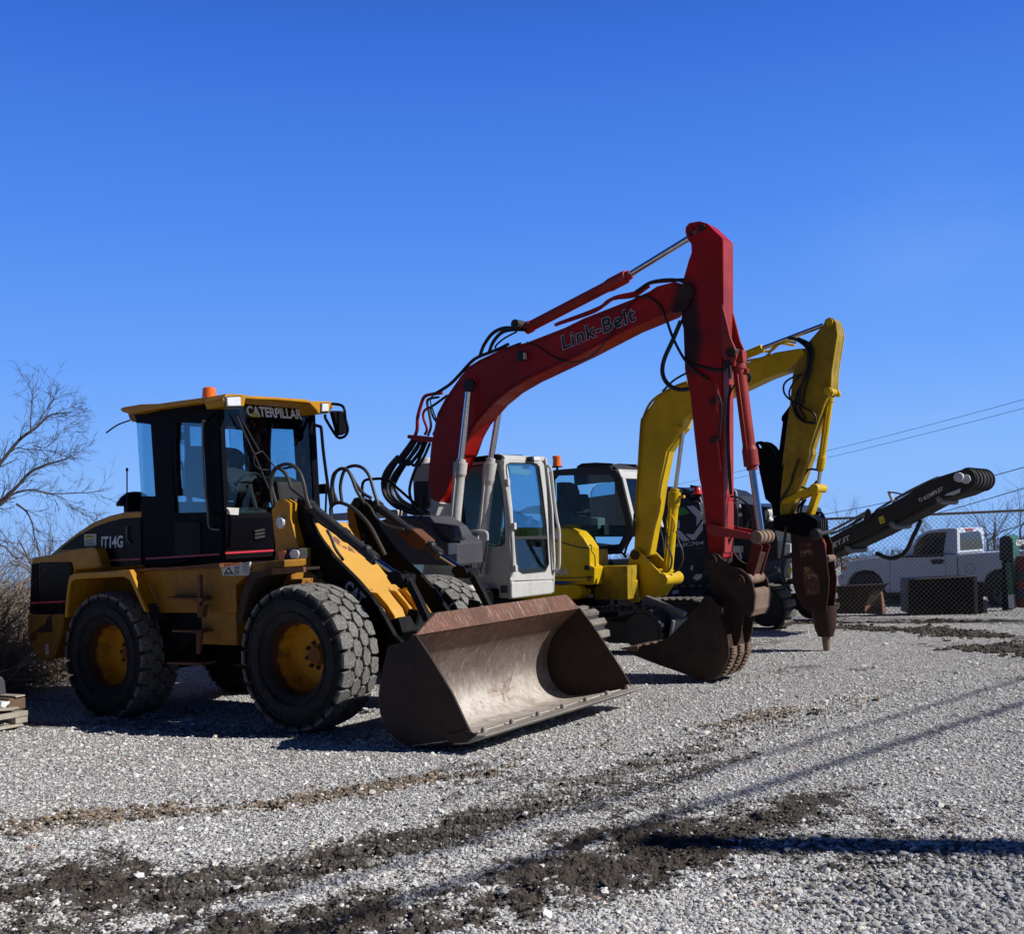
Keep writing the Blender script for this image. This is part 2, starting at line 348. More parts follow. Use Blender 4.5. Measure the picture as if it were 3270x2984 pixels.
MB().prism([(a, c_) for a, c_ in [(s[1][0]-.01, s[1][1]+.02), (s[1][0]+.06, s[1][1]-.14), (s[1][0]+.04, s[1][1]-.16), (s[1][0]-.03, s[1][1]+.0)]], .03, .45).build('mud_flap', M['rubber'], fe, .004)
# middle body
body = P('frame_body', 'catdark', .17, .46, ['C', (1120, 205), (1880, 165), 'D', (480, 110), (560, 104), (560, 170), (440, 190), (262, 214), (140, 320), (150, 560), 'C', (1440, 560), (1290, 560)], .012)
mb = MB(); mb.prism(LD.S(.1, ['C', (1115, 186), (1500, 168), (1885, 135), (1885, 165), (1500, 192), (1115, 206)]), .10, .5); mb.build('deck_edge', M['rustplate'], loader, .004)
MB().box(-2.2, -1.05, .46, 1.78, 1.0, 1.5).build('belly_frame', M['catdark'], loader, .01)
P('step_bracket', 'rustplate', .08, .14, ['C', (1792, 140), (1885, 134), (1885, 172), (1800, 186)], .004)
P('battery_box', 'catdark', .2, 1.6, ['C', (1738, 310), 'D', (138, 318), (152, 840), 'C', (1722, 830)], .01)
P('side_tank', 'black', .24, 1.8, ['C', (1290, 552), (1440, 540), (1720, 500), (1745, 700), (1420, 1020), (1280, 1000)], .01)
P('axle_frame', 'black', .7, 1.55, ['C', (1000, 700), (1900, 800), 'D', (250, 830), (1300, 700), (1330, 900), (200, 1010), 'C', (1700, 1010), (1100, 1090)], .02)
MB().box(-.16, .16, .35, 1.9, .45, .8).build('front_axle', M['black'], loader, .04)
MB().box(-2.9, -2.56, .35, 1.9, .45, .8).build('rear_axle', M['black'], loader, .04)
# perforation rows
mb = MB()
for i in range(12):
    for k, (dx, dy) in enumerate([(0, 0), (16, 8), (30, -6)]):
        x = 1212+dx+i*10.3; y = 228+dy*1.2+i*25
        if y < 530:
            c = LD.p(.166, 'C', x, y); mb.box(c.x-.006, c.x+.006, .164, .172, c.z-.006, c.z+.006)
mb.build('rivets', M['label'], body)
# ladder
lad = MB(); lad.prism(LD.S(.05, ['C', (1692, 235), (1716, 232), (1714, 590), (1735, 600), (1692, 600)]), .05, .09)
lad.prism(LD.S(.05, ['C', (1680, 735), (1728, 700), (1724, 780), (1708, 915), (1684, 915)]), .05, .08)
lad.build('ladder_post', M['rustplate'], loader, .003)
for (x0, y0, x1, y1, t_) in [(1425, 422, 1735, 430, 34), (1475, 706, 1730, 712, 20), (1430, 985, 1730, 990, 14)]:
    a = LD.p(.05, 'C', x0, y0); b = LD.p(.05, 'C', x1, y1)
    MB().hexa([(a.x, .05, a.z), (b.x, .05, b.z), (b.x, .05, b.z-.025), (a.x, .05, a.z-.02), (a.x, .24, a.z), (b.x, .24, b.z), (b.x, .24, b.z-.025), (a.x, .24, a.z-.02)]).build('step', M['rustplate'], loader, .003)
P('step_bracket', 'rustplate', .04, .1, ['C', (1664, 432), (1732, 424), (1732, 462), (1668, 470)], .003)
P('step_bracket', 'rustplate', .04, .1, ['C', (1700, 498), (1756, 492), (1740, 530), (1732, 600), (1702, 596)], .003)
# front fender and lamp lip
fl = MB(); a = LD.p(.0, 'D', 445, 206); b = LD.p(.0, 'D', 728, 190)
ff = P('front_fender', 'darkrust', .0, .40, ['D', (262, 212), (445, 190), (600, 178), (600, 205), (450, 222), (320, 262), (250, 400), (195, 640), (150, 640), (190, 400)], .006)
P('fender_lip', 'rustplate', -.03, .0, ['D', (444, 184), (722, 166), (726, 210), (450, 232)], .004, ff)
# wheels
def make_wheel(name='wheel', root=loader, lab=None):
    rim = MB().lathe((0, 0, 0), [(.30, .42), (.345, .42), (.36, .40), (.34, .34), (.30, .30), (.30, .16), (.335, .10), (.352, .075), (.358, .05), (.345, .052), (.33, .10), (.298, .15), (.29, .27), (.272, .30), (.262, .31), (.25, .302), (.235, .318), (.2, .325), (.0, .33)], 72)
    rim = rim.build(name, M['rim'], root, 0)
    ty = MB().lathe((0, 0, 0), [(.335, .085), (.345, .05), (.38, .02), (.43, -.008), (.49, -.018), (.55, -.006), (.60, .022), (.618, .05), (.633, .11), (.636, .22), (.633, .33), (.618, .39), (.60, .418), (.55, .446), (.49, .458), (.43, .448), (.38, .42), (.345, .39), (.335, .355)], 96)
    for r_ in (.42, .535): ty.lathe((0, 0, 0), [(r_-.008, -.012), (r_-.004, -.022), (r_+.004, -.022), (r_+.008, -.012)], 96)
    Rl = .634; N = 24
    def lug(th, poly, h0=.0, h1=.036, jit=0):
        v = []
        for hh in (0, 1):
            for (s_, b_) in poly:
                edge = max(0, abs(b_-.22)-.13)
                r_ = (Rl-.03-edge*.12) if hh == 0 else (Rl+h1-edge*edge*1.9)
                k = 1.02 if hh == 0 else .965
                cs = sum(q[0] for q in poly)/len(poly); cb = sum(q[1] for q in poly)/len(poly)
                s2 = cs+(s_-cs)*k; b2 = cb+(b_-cb)*k; t = th+s2/Rl
                v.append((r_*math.cos(t), b2, r_*math.sin(t)))
        n = len(poly); ty.add(v, [tuple(range(n-1, -1, -1)), tuple(range(n, 2*n))]+[(i, (i+1) % n, (i+1) % n+n, i+n) for i in range(n)])
    g = 2*math.pi*Rl/N
    for k in range(N):
        th = 2*math.pi*k/N; w = g*.44; j = random.uniform(-.004, .004)
        # near shoulder, two centre rows, far shoulder
        lug(th, [(-w*.95+j, -.012), (w*.75, -.012), (w*1.0, .05), (w*.8, .105), (w*.1, .125), (-w*.9, .10), (-w*1.05, .05)])
        t2 = th+.5*2*math.pi/N
        lug(t2, [(-w*.9, .125), (-w*.2, .105), (w*.85, .12), (w*1.05, .165), (w*.75, .205), (-w*.1, .222), (-w*1.05, .195)])
        lug(th, [(-w*.9, .235), (w*.1, .218), (w*1.05, .245), (w*1.0, .29), (w*.3, .322), (-w*.8, .315), (-w*1.05, .275)])
        lug(t2, [(-w*.95, .452), (w*.75, .452), (w*1.0, .39), (w*.8, .335), (w*.1, .318), (-w*.9, .34), (-w*1.05, .39)])
    ty.build('tyre', M['tyre'], rim, .003, seg=1)
    hb = MB().lathe((0, 0, 0), [(.085, .33), (.085, .30), (.075, .285), (.0, .283)], 28)
    hb.build('hub_cap', M['rim'], rim)
    for k in range(8):
        t = 2*math.pi*k/8+.2; MB().cyl((.115*math.cos(t), .30, .115*math.sin(t)), (.115*math.cos(t), .34, .115*math.sin(t)), .02, n=6).build('wheel_nut', M['darkrust'], rim)
    return rim
w0 = make_wheel(); w0.location = (0, 0, .645)
def copy_tree(o, parent=None):
    c = o.copy(); col.objects.link(c); c.parent = parent
    for ch in o.children: copy_tree(ch, c)
    return c
for (a, b, rot, flip) in [(-2.73, 0, 1.1, 0), (0, 2.24, .4, 1), (-2.73, 2.24, 2.2, 1)]:
    w = copy_tree(w0, loader); w.location = (a, b, .645 if b < 1 else .62)
    w.rotation_euler = (0, rot, math.pi*flip)
    if a < -1 and not flip: w.location.z = .635
# cab: frame panels cut from the side outline, repeated on the far side
cz = ['A']
def panel(name, mt, b0, b1, spec, both=True, bev=.004, par=None):
    s_ = LD.S(b0, spec); m = MB().prism(s_, b0, b1)
    if both: m.prism(s_, 2*BC-b1, 2*BC-b0)
    return m.build(name, M[mt], par or loader, bev)
cabf = MB()
def cf(spec, b0=.45, b1=.5, both=True):
    s_ = LD.S(b0, spec); cabf.prism(s_, b0, b1)
    if both: cabf.prism(s_, 2*BC-b1, 2*BC-b0)
cf(['A', (1230, 345), (1900, 250), (2016, 215), 'B', (150, 215), (155, 330), (20, 440), 'A', (1870, 440), (1630, 430), (1385, 450), (1255, 430)])
cf(['A', (1385, 440), (1560, 425), (1612, 1300), (1612, 1740), (1300, 1740), (1300, 1110), (1428, 1110)])
cf(['A', (1560, 425), (1632, 425), (1622, 640), (1628, 900), (1648, 1105), (1612, 1110)])
cf(['A', (1600, 1265), (1905, 1258), (2016, 1255), 'B', (210, 1390), (216, 1740), (0, 1760), 'A', (1612, 1740)])
cf(['A', (1862, 430), (1905, 430), (2016, 330), 'B', (155, 300), (208, 1390), 'A', (1925, 1262), (1900, 1100)])
# front frame: posts and lower panel at the slanted front
wt0, wt1 = LD.p(.45, 'B', 150, 230), LD.p(.45, 'B', 205, 1375); wb = LD.p(.45, 'B', 214, 1800)
def fx(c): t = (c-wt1.z)/(wt0.z-wt1.z); return wt1.x+(wt0.x-wt1.x)*t
fa = wt1.x; FZ0, FZ1 = wt1.z, wt0.z
for (b0, b1, c0, c1) in [(.45, .51, FZ0, FZ1), (1.76, 1.83, FZ0, FZ1), (.45, 1.83, FZ1-.05, FZ1+.03), (.45, 1.83, FZ0-.03, FZ0+.02)]:
    cabf.hexa([(fx(c0)-.04, b0, c0), (fx(c0)+.004, b0, c0), (fx(c1)+.004, b0, c1), (fx(c1)-.04, b0, c1), (fx(c0)-.04, b1, c0), (fx(c0)+.004, b1, c0), (fx(c1)+.004, b1, c1), (fx(c1)-.04, b1, c1)])
cabf.box(fa-.06, fa, .45, 1.79, wb.z, FZ0-.01)
rx = LD.p(.45, 'A', 1255, 430).x
cabf.box(rx, rx+.06, .46, 1.78, 1.55, 2.235); cabf.box(rx-.02, rx+.1, .46, 1.78, 3.1, 3.22)
cabf.box(rx, fa-.05, .5, 1.74, 1.5, 1.62); cabf.box(-1.95, -1.9, .5, .54, 1.6, 3.1)
cab = cabf.build('cab_frame', M['black'], loader, .006)
for far in (0, 1):
    MB().prism(LD.S(.47, ['A', (1255, 430), (1385, 445), (1430, 1112), (1298, 1112)]), .47 if not far else 1.765, .476 if not far else 1.771).build('side_window', M['glass'], cab)
    MB().prism(LD.S(.472, ['A', (1622, 428), (1872, 436), (1912, 1262), (1606, 1270)]), .472 if not far else 1.762, .478 if not far else 1.768).build('door_window', M['glass'], cab)

dr = panel('cab_door', 'blackgloss', .44, .452, ['A', (1600, 1340), (1840, 1350), (1845, 1660), (1612, 1690)], False, .004)
MB().add([(fx(FZ0)-.01, .5, FZ0), (fx(FZ0)-.01, 1.78, FZ0), (fx(FZ1)-.01, 1.78, FZ1), (fx(FZ1)-.01, .5, FZ1)], [(0, 1, 2, 3)]).build('windscreen', M['glass'], cab)
MB().add([(rx+.02, .5, 2.1), (rx+.02, 1.76, 2.1), (rx+.02, 1.76, 3.15), (rx+.02, .5, 3.15)], [(0, 1, 2, 3)]).build('rear_window', M['glass'], cab)
sg = P('red_stripe', 'stripe', .432, .44, ['A', (1338, 1677), (2016, 1636), (2016, 1652), (1338, 1695)], 0, cab)
MB().prism(LD.T(fa+.006, ['B', (214, 1730), (695, 1703), (695, 1722), (214, 1750)]), fa+.004, fa+.008, 'a').build('red_stripe', M['stripe'], cab)
# lower front glass and vents
MB().prism(LD.T(fa+.01, ['B', (215, 1400), (680, 1400), (690, 1690), (230, 1700)]), fa+.004, fa+.01, 'a').build('lower_front_panel', M['blackgloss'], cab)
lv = MB()
for k in range(3): lv.prism(LD.T(fa+.016, ['B', (490, 1518+k*33), (590, 1500+k*33), (598, 1518+k*33), (500, 1540+k*33)]), fa+.01, fa+.03, 'a')
lv.build('vent_louvre', M['cyl'], cab, .003)
# decal lettering on the windscreen
def wp(x, y, dz=.012):
    r = LD.q(fx(3.0)+dz, 'B', x, y); return r
text('CATERPILLAR', 'lettering', M['white'], cab, wp(430, 395), wp(968, 430), wp(414, 292), 0, 0, .035)
MB().add([wp(468, 404, .018), wp(562, 410, .018), wp(505, 358, .018)], [(0, 1, 2)]).build('yellow_triangle', M['labelyel'], cab)
lbp = MB().prism(LD.T(fa-.0, ['B', (225, 1292), (345, 1298), (340, 1366), (225, 1360)]), fa-.004, fa+.004, 'a').build('small_label', M['label'], cab)
# roof with lamp housings
roof = MB(); rs = LD.S(.33, ['A', (1100, 308), (1130, 290), (1290, 263), (1450, 258), (1900, 196), (2016, 180), 'B', (180, 184), (190, 215), (120, 240), 'A', (1900, 240), (1400, 310), (1250, 345), (1180, 350), (1125, 335)])
roof.prism(rs, .33, 1.93)
ra = LD.p(.33, 'B', 185, 200).x
n0 = LD.T(ra, ['B', (185, 184), (365, 190), (375, 202), (700, 218), (975, 238), (1000, 255), (1215, 258), (1225, 280), (1200, 372), (1085, 375), (1070, 345), (1000, 272), (700, 246), (372, 232), (360, 306), (240, 308), (175, 306), (150, 240)])
roof.prism(n0, ra-.22, ra+.06, 'a')
roof.build('roof', M['cat'], loader, .018)
for spec in (['B', (214, 216), (352, 208), (356, 300), (220, 302)], ['B', (1148, 276), (1216, 274), (1212, 352), (1146, 356)]):
    q = LD.T(ra+.06, spec); fb = MB().prism([(y+(y-sum(t[0] for t in q)/4)*.14, z+(z-sum(t[1] for t in q)/4)*.2) for y, z in q], ra+.05, ra+.072, 'a').build('work_lamp', M['rubber'], loader, .006)
    MB().prism(q, ra+.06, ra+.085, 'a').build('lens', M['lens'], fb, .012)
c = LD.p(.75, 'A', 1925, 185)
MB().lathe((c.x, c.y, c.z-.03), [(0, .12), (.05, .12), (.068, .11), (.073, .06), (.078, .0), (0, 0)], 32, 'c').build('beacon', M['orangelens'], loader)
P('roof_bracket', 'catdark', .5, 1.7, ['A', (1172, 345), (1190, 400), (1215, 425), (1390, 438), (1390, 345)], .01)
HS('antenna', 'hoseblack', .009, .8, ['A', (1200, 410), (1100, 445), (1040, 480), (978, 526)])
# mirror
HS('mirror_bracket', 'black', .016, 1.85, ['B', (1225, 275), (1330, 285), (1375, 320), (1390, 420), (1412, 520), (1395, 580), (1350, 608), (1300, 590), (1200, 430), (1190, 380)])
mi = LD.q(LD.p(1.85, 'B', 1330, 460).x-.0, 'B', 1330, 460)
MB().prism(LD.T(mi.x, ['B', (1258, 352), (1270, 342), (1365, 345), (1390, 380), (1400, 540), (1385, 575), (1340, 588), (1318, 570)]), mi.x-.05, mi.x+.01, 'a').build('mirror', M['black'], loader, .02)
# far handrail
HS('handrail', 'black', .018, 1.95, ['B', (1090, 485), (1140, 500), (1152, 520), (1175, 760), (1215, 1060), (1245, 1260), (1265, 1420)])
HS('handrail', 'black', .012, 1.95, ['B', (1205, 1050), (1200, 1200), (1195, 1340)])
mb = MB(); a = LD.p(1.95, 'B', 1190, 1105); mb.box(a.x-.06, a.x+.05, 1.9, 1.97, a.z-.06, a.z+.05); mb.build('far_lamp', M['black'], loader, .01)
# near door handrail
HS('grab_handle', 'steelgrey', .011, .41, ['B', (18, 435), 'A', (1885, 420), (1865, 445), (1868, 800), (1890, 1080), (1910, 1250), (1918, 1370), (1950, 1412), (2016, 1418)])
# interior: seat, wheel, console, fan
ic = MB()
ic.prism(LD.S(1.0, ['A', (1800, 655), (1890, 650), (1990, 660), 'B', (165, 720), (205, 760), (215, 850), (190, 900), (245, 935), (310, 940), (345, 1030), (385, 1130), (330, 1200), (180, 1230), 'A', (1740, 1100), (1735, 1050), (1795, 1030), (1778, 800)]), .85, 1.3)
ic.build('seat', M['seat'], cab, .04)
sw = MB(); c = LD.p(1.1, 'B', 440, 1070)
st = [c+Vector((.17*math.cos(t)*.5, .17*math.sin(t), .17*math.cos(t)*.7)) for t in np.linspace(0, 2*math.pi, 25)]
sw.tube(st, .013, 8, False, False); sw.tube([c, c+Vector((.12, 0, -.35))], .03, 8)
sw.build('steering_wheel', M['rubber'], cab)
ds = MB(); ds.prism(LD.S(.55, ['B', (200, 1375), (190, 1320), (100, 1290), (60, 1330), (60, 1400)]), .53, 1.74); ds.build('dashboard', M['interior'], cab, .03)
ds = MB(); ds.prism(LD.S(1.35, ['B', (500, 1240), (510, 1080), (600, 1000), (700, 990), (820, 1040), (850, 1250)]), 1.2, 1.6)
ds.build('console', M['interior'], cab, .03)
fn = MB(); c = LD.p(.8, 'A', 1690, 555)
for rr_, o_ in ((.095, 0), (.07, -.02), (.04, -.03)): fn.lathe((c.x, c.y+o_, c.z), [(rr_-.004, 0), (rr_, .004), (rr_+.004, 0), (rr_, -.004), (rr_-.004, 0)], 28)
for k in range(12):
    t = k*math.pi/6; fn.tube([(c.x, c.y-.03, c.z), (c.x+.095*math.cos(t), c.y, c.z+.095*math.sin(t))], .003, 4)
fn.cyl((c.x-.02, c.y+.0, c.z), (c.x-.13, c.y+.05, c.z+.0), .04); fn.build('cab_fan', M['rubber'], cab)
HS('handrail', 'black', .014, 1.7, ['A', (1620, 775), (1660, 790), (1680, 860), (1700, 1110)])
HS('handrail', 'black', .012, 1.7, ['A', (1600, 865), (1890, 835)])
mb = MB(); mb.prism(LD.T(fa-.35, ['B', (860, 440), (975, 450), (980, 520), (960, 545), (900, 540), (875, 510)]), fa-.36, fa-.33, 'a'); mb.build('sun_visor', M['rubber'], cab, .01)
mb = MB(); mb.prism(LD.T(fa-.12, ['B', (160, 330), (340, 330), (360, 470), (310, 515), (200, 520), (165, 480)]), fa-.2, fa-.1, 'a'); mb.build('inside_mirror', M['rubber'], cab, .01)
HS('handrail', 'black', .014, 1.75, ['B', (1050, 875), (990, 885), (975, 920), (990, 985), (1050, 1000)])
HS('handrail', 'black', .014, 1.75, ['B', (760, 915), (900, 890), (1050, 870)])
# wiper
wi = MB(); wa = [wp(x, y, .03) for x, y in ((310, 370), (490, 760), (640, 1110), (665, 1200))]
wi.tube(wa, .011, 8, sm=False); wi.tube([wp(370, 425, .05), wp(545, 740, .05)], .009, 6); wi.tube([wp(500, 770, .05), wp(575, 740, .05), wp(700, 900, .05)], .007, 6, sm=False); wi.tube([wp(490, 780, .05), wp(500, 870, .05), wp(560, 920, .05), wp(640, 920, .05)], .005, 6)
wi.build('wiper', M['rubber'], cab)
# front frame towers
def tower(b0, name):
    t_ = LD.S(.5, ['B', (668, 1320), (735, 1215), (795, 1212), (845, 1250), (850, 1400), (935, 1720), (965, 1840), 'D', (725, 0), (722, 180), (450, 190), (485, 60), 'B', (712, 1760)])
    return MB().prism(t_, b0, b0+.1).build(name, M['cat'], loader, .008)
tw = tower(.5, 'loader_tower'); tower(1.58, 'loader_tower')
# round reflector, turn lamp, head lamp, decal
a_ = LD.p(.5, 'B', 770, 1440)
rf = MB(); rf.lathe((a_.x, .5, a_.z), [(.0, -.035), (.045, -.035), (.057, -.03), (.062, -.01), (.062, 0)], 32)
for k in (.018, .034, .048): rf.lathe((a_.x, .5, a_.z), [(k-.003, -.033), (k, -.039), (k+.003, -.033)], 32)
rf.build('horn', M['lens'], loader)
ht = LD.p(.5, 'B', 735, 1770).x
def fbox(name, mt, spec, a0, a1, par=None, bev=.01): return MB().prism(LD.T(a1, spec), a0, a1, 'a').build(name, M[mt], par or loader, bev)
tlp = LD.p(.3, 'D', 500, 70).x
P('turn_lamp', 'amber', .44, .5, ['D', (502, 28), (566, 24), (562, 112), (506, 110)], .008)
hl = P('head_lamp', 'rubber', .38, .5, ['D', (572, 8), (684, 4), (694, 104), (580, 108)], .012)
P('lens', 'lens', .365, .39, ['D', (606, 26), (622, 18), (670, 20), (682, 50), (672, 92), (640, 100), (610, 92), (600, 60)], .012, hl)
dc = P('warning_label', 'label', .155, .175, ['D', (10, 150), (186, 132), (262, 122), (262, 230), (240, 238), (30, 240)], .0)
P('label_strip', 'amber', .15, .157, ['D', (24, 140), (186, 126), (188, 148), (24, 158)], 0, dc)
mb = MB(); tr = LD.S(.15, ['D', (36, 236), (78, 166), (120, 228)]); tr2 = LD.S(.15, ['D', (47, 230), (78, 177), (109, 224)])
for i in range(3):
    j = (i+1) % 3; mb.prism([tr[i], tr[j], tr2[j], tr2[i]], .149, .156)
mb.prism(LD.S(.149, ['D', (55, 216), (100, 212), (100, 219), (55, 223)]), .149, .156)
for i in range(7):
    mb.prism(LD.S(.149, ['D', (128, 165+i*11), (180-(i % 3)*9, 161+i*11), (180-(i % 3)*9, 164+i*11), (128, 168+i*11)]), .149, .156)
    mb.prism(LD.S(.149, ['D', (200, 140+i*13), (252-(i % 2)*12, 135+i*13), (252-(i % 2)*12, 138+i*13), (200, 143+i*13)]), .149, .156)
mb.build('print', M['cyl'], dc)
# lift arms
arm_s = ['Q', (105, 260), (112, 200), (170, 182), (320, 190), (350, 240), (400, 470), (480, 640), (700, 930), (1000, 1230), (1200, 1460), (1370, 1730), 'D', (1520, 750), (1580, 805), (1560, 870), (1470, 880), (1345, 760), (1200, 500), (930, 300), (720, 160), 'Q', (215, 760), (130, 420)]
arm_p = LD.S(.65, arm_s)
for k, b0 in enumerate((.62, 1.56)):
    ar = MB().prism(arm_p, b0, b0+.06).build('lift_arm', M['armblack'], loader, .012)
    if k == 0:
        lt = text('CAT', 'lettering', M['catletter'], ar, LD.p(.612, 'D', 1062, 362), LD.p(.612, 'D', 1212, 512), LD.p(.612, 'D', 1112, 268), 0, 0, .05)
    # pin bosses
    pb = MB()
    for (x, y, r_) in ((180, 235, .055), (275, 705, .03), (540, 1165, .045)):
        c = LD.p(.65, 'Q', x, y); pb.cyl((c.x, b0-.03, c.z), (c.x, b0+.11, c.z), r_)
    pb.build('pivot_pin', M['cyl'], ar, .006)
MB().box(.36, .48, .66, 1.58, .78, .9).build('cross_tube', M['armblack'], loader, .03)
# centre yellow frame sloping forward
cs = LD.S(.78, ['Q', (430, 495), (470, 470), (1440, 1700), (1440, 1900)])
cyl_ = LD.S(.78, ['Q', (425, 490), (520, 640), (760, 960), (1000, 1270), (1180, 1440), (1340, 1640), (1420, 1840)])
base = [(x-.3, z-.14) for x, z in reversed(cyl_)]
cf_ = MB().prism(cyl_+base, .74, 1.25).build('linkage_frame', M['catchip'], loader, .012)
for (bb, s_) in ((.72, 0), (.98, .03), (1.12, .06), (1.22, .09)):
    rb = LD.S(.9, ['Q', (1200, 1380), (1330, 1400), (1470, 1560), (1560, 1700), (1590, 1840), (1540, 1880), (1330, 1650)])
    MB().prism([(x+s_*.3, z) for x, z in rb], bb+.08, bb+.1).build('linkage_rib', M['cat'], cf_, .004)
wear = LD.S(.8, ['Q', (830, 985), (880, 962), (1090, 1240), (1040, 1262)])
mbp = MB().box(.02, .1, 1.0, 1.12, 1.18, 1.3).build('valve_block', M['rubber'], cf_, .01)
# tilt cylinders, clevises and links to the bucket carrier
for k, (bb, zz) in enumerate(((.65, 0), (1.63, 1))):
    if k == 0: pts_ = PT(bb, ['Q', (340, 250), (800, 660), (1225, 975), (1470, 1150), (1620, 1215)])
    q = [Vector((p_.x, bb, p_.z)) for p_ in pts_]; 
    tc = MB(); tc.cyl(q[0], q[0]+(q[2]-q[0])*.95, .05); tc.cyl(q[0]+(q[2]-q[0])*.02, q[0]+(q[2]-q[0])*.08, .062); tc.cyl(q[0]+(q[2]-q[0])*.52, q[0]+(q[2]-q[0])*.58, .06)
    tc.cyl(q[0]+(q[2]-q[0])*.92, q[2], .058)
    tc.lathe((q[2].x-.1, bb, q[2].z+.1), [(.001, -.05), (.035, -.035), (.045, 0), (.035, .035), (.001, .05)], 14)
    tc = tc.build('tilt_cylinder', M['cyl'], loader)
    MB().cyl(q[2], q[3]+(q[4]-q[3])*.3, .026).build('piston_rod', M['chrome'], tc)
    cl = MB(); cp = LD.S(.65, ['Q', (1450, 1130), (1560, 1120), (1660, 1180), (1700, 1240), (1690, 1290), (1620, 1300), (1480, 1290), (1420, 1200)])
    cl.prism(cp, bb-.06, bb-.035); cl.prism(cp, bb+.035, bb+.06); c = q[4]; cl.cyl((c.x, bb-.1, c.z), (c.x, bb+.1, c.z), .04)
    cl.build('clevis', M['armblack'], tc, .004)
    lk = MB(); lp = LD.S(.65, ['Q', (1600, 1150), (1680, 1200), (1840, 1520), 'E', (700, 1790), (640, 1800), (470, 1450)])
    lk.prism(lp, bb-.03, bb+.03); lk.build('tilt_link', M['armblack'], loader, .006)
# stepped guard on the far arm
gp = MB().prism(LD.S(1.66, ['E', (430, 890), (480, 875), (560, 890), (690, 1000), (690, 1050), (600, 1090), (520, 1040), (410, 930)]), 1.58, 1.74).build('worn_cover', M['rustplate'], loader, .012)
P('carrier_plate', 'armblack', .9, .95, ['Q', (1650, 1620), (1775, 1645), (1740, 1840), (1660, 1900), (1600, 1840)], .006)
P('carrier_plate', 'armblack', 1.6, 1.65, ['E', (1060, 1580), (1150, 1605), (1140, 1680), (1050, 1680)], .006)
MB().prism(LD.S(.9, ['Q', (1450, 1800), (1700, 1700), (1760, 1900), (1640, 2060), (1450, 2000)]), .7, 1.7).build('bucket_carrier', M['armblack'], loader, .01)
# hoses over the towers
for (spec, b, r_) in [(['B', (690, 1310), (665, 1180), (665, 1040), (700, 920), (790, 870), (870, 880), (940, 950), (985, 1080), (1010, 1210), (1050, 1310)], .6, .019),
                      (['B', (715, 1270), (680, 1150), (660, 1010), (700, 910), (760, 920), (820, 990), (860, 1100), (920, 1150), (1000, 1220), (1040, 1290)], .68, .018),
                      (['Q', (395, 370), (500, 480), (700, 620), (780, 690), (850, 730), (1060, 755)], .78, .02),
                      (['Q', (590, 590), (640, 680), (700, 830), (800, 980)], .7, .016),
                      (['B', (1275, 1250), (1255, 1120), (1270, 980), (1330, 920), (1400, 920), (1450, 1000), (1500, 1130), (1580, 1260)], 1.45, .018),
                      (['B', (1310, 1240), (1265, 1100), (1290, 960), (1350, 910), (1420, 940), (1490, 1060), (1560, 1150), (1640, 1200)], 1.5, .018),
                      (['B', (1355, 1240), (1340, 1080), (1380, 930), (1460, 885), (1550, 900), (1620, 980), (1670, 1140), (1715, 1280)], 1.6, .018),
                      (['B', (1250, 1400), (1250, 1290), (1310, 1245), (1400, 1265), (1500, 1330), (1620, 1460), (1720, 1640), (1780, 1760)], 1.3, .02),
                      (['Q', (1100, 230), (1160, 300), (1230, 420), (1330, 505), (1450, 550), (1590, 575)], 1.4, .013),
                      ]:
    HS('hydraulic_hose' if b < 1.85 else 'handrail', 'hose' if b < 1.85 else 'black', r_, b, spec)
for (x, y, b) in ((1230, 1380, .86),): pass
# BUCKET
bs = [(1.32, .80), (1.50, .83), (1.615, .895), (1.77, .70), (1.96, .43), (2.10, .17), (2.13, .12), (1.97, .07), (1.46, -.01), (1.36, .03), (1.24, .12), (1.185, .32), (1.24, .58)]
B0, B1 = -.2, 2.42
bk = MB()
inner = [(1.60, .875), (1.50, .80), (1.36, .69), (1.27, .58), (1.215, .45), (1.20, .32), (1.225, .20), (1.28, .11), (1.37, .045), (1.50, .015), (1.75, .045), (2.06, .105)]
inn = [(v_.x, v_.z) for v_ in smooth_path([(x, 0, z) for x, z in inner], 4)]
outr = off(inn, .022)
bk.prism(inn+outr[::-1], B0+.01, B1-.01)
bucket = bk.build('bucket', M['bucket'], loader, .004)
for (b0, b1) in ((B0, B0+.022), (B1-.022, B1)):
    MB().prism(bs if b0 < 0 else bs[:5]+[(2.13, .17), (2.14, .12), (1.97, .07)]+bs[8:], b0, b1).build('side_plate', M['bucketside'], bucket, .004)
MB().prism([(1.90, .115), (2.08, .15), (2.20, .125), (2.09, .055), (1.90, .035)], B0-.018, B0).build('corner_plate', M['bucketside'], bucket, .006)
# spill guard, notched at the near corner
sg_ = MB(); e0 = LD.q(1.60, 'L', 302, 418); 
tl = [(-.19, .885), (.10, 1.0), (.20, 1.035), (2.30, 1.035), (2.34, 1.0), (2.41, .885)]
for (y, z) in []: pass
n_ = len(tl); v_ = [(1.615-(z-.885)*.55, y, z) for y, z in tl]+[(1.58-(z-.885)*.55, y, z-.01) for y, z in tl]
sg_.add(v_, [tuple(range(n_)), tuple(range(2*n_-1, n_-1, -1))]+[(i, i+n_, (i+1) % n_+n_, (i+1) % n_) for i in range(n_)])
sg_.build('spill_guard', M['bucket'], bucket, .004)
ce = MB().prism([(2.00, .092), (2.26, .118), (2.275, .112), (2.10, .045), (1.95, .03), (1.95, .06)], B0-.01, B1+.06).build('cutting_edge', M['edge'], bucket, .004)
bb_ = MB()
for k in range(7):
    y = -.02+k*.4; bb_.lathe((2.12, y, .11), [(.0, .035), (.018, .03), (.026, .012), (.028, -.01)], 14, 'c')
bb_.build('edge_bolts', M['edge'], bucket)
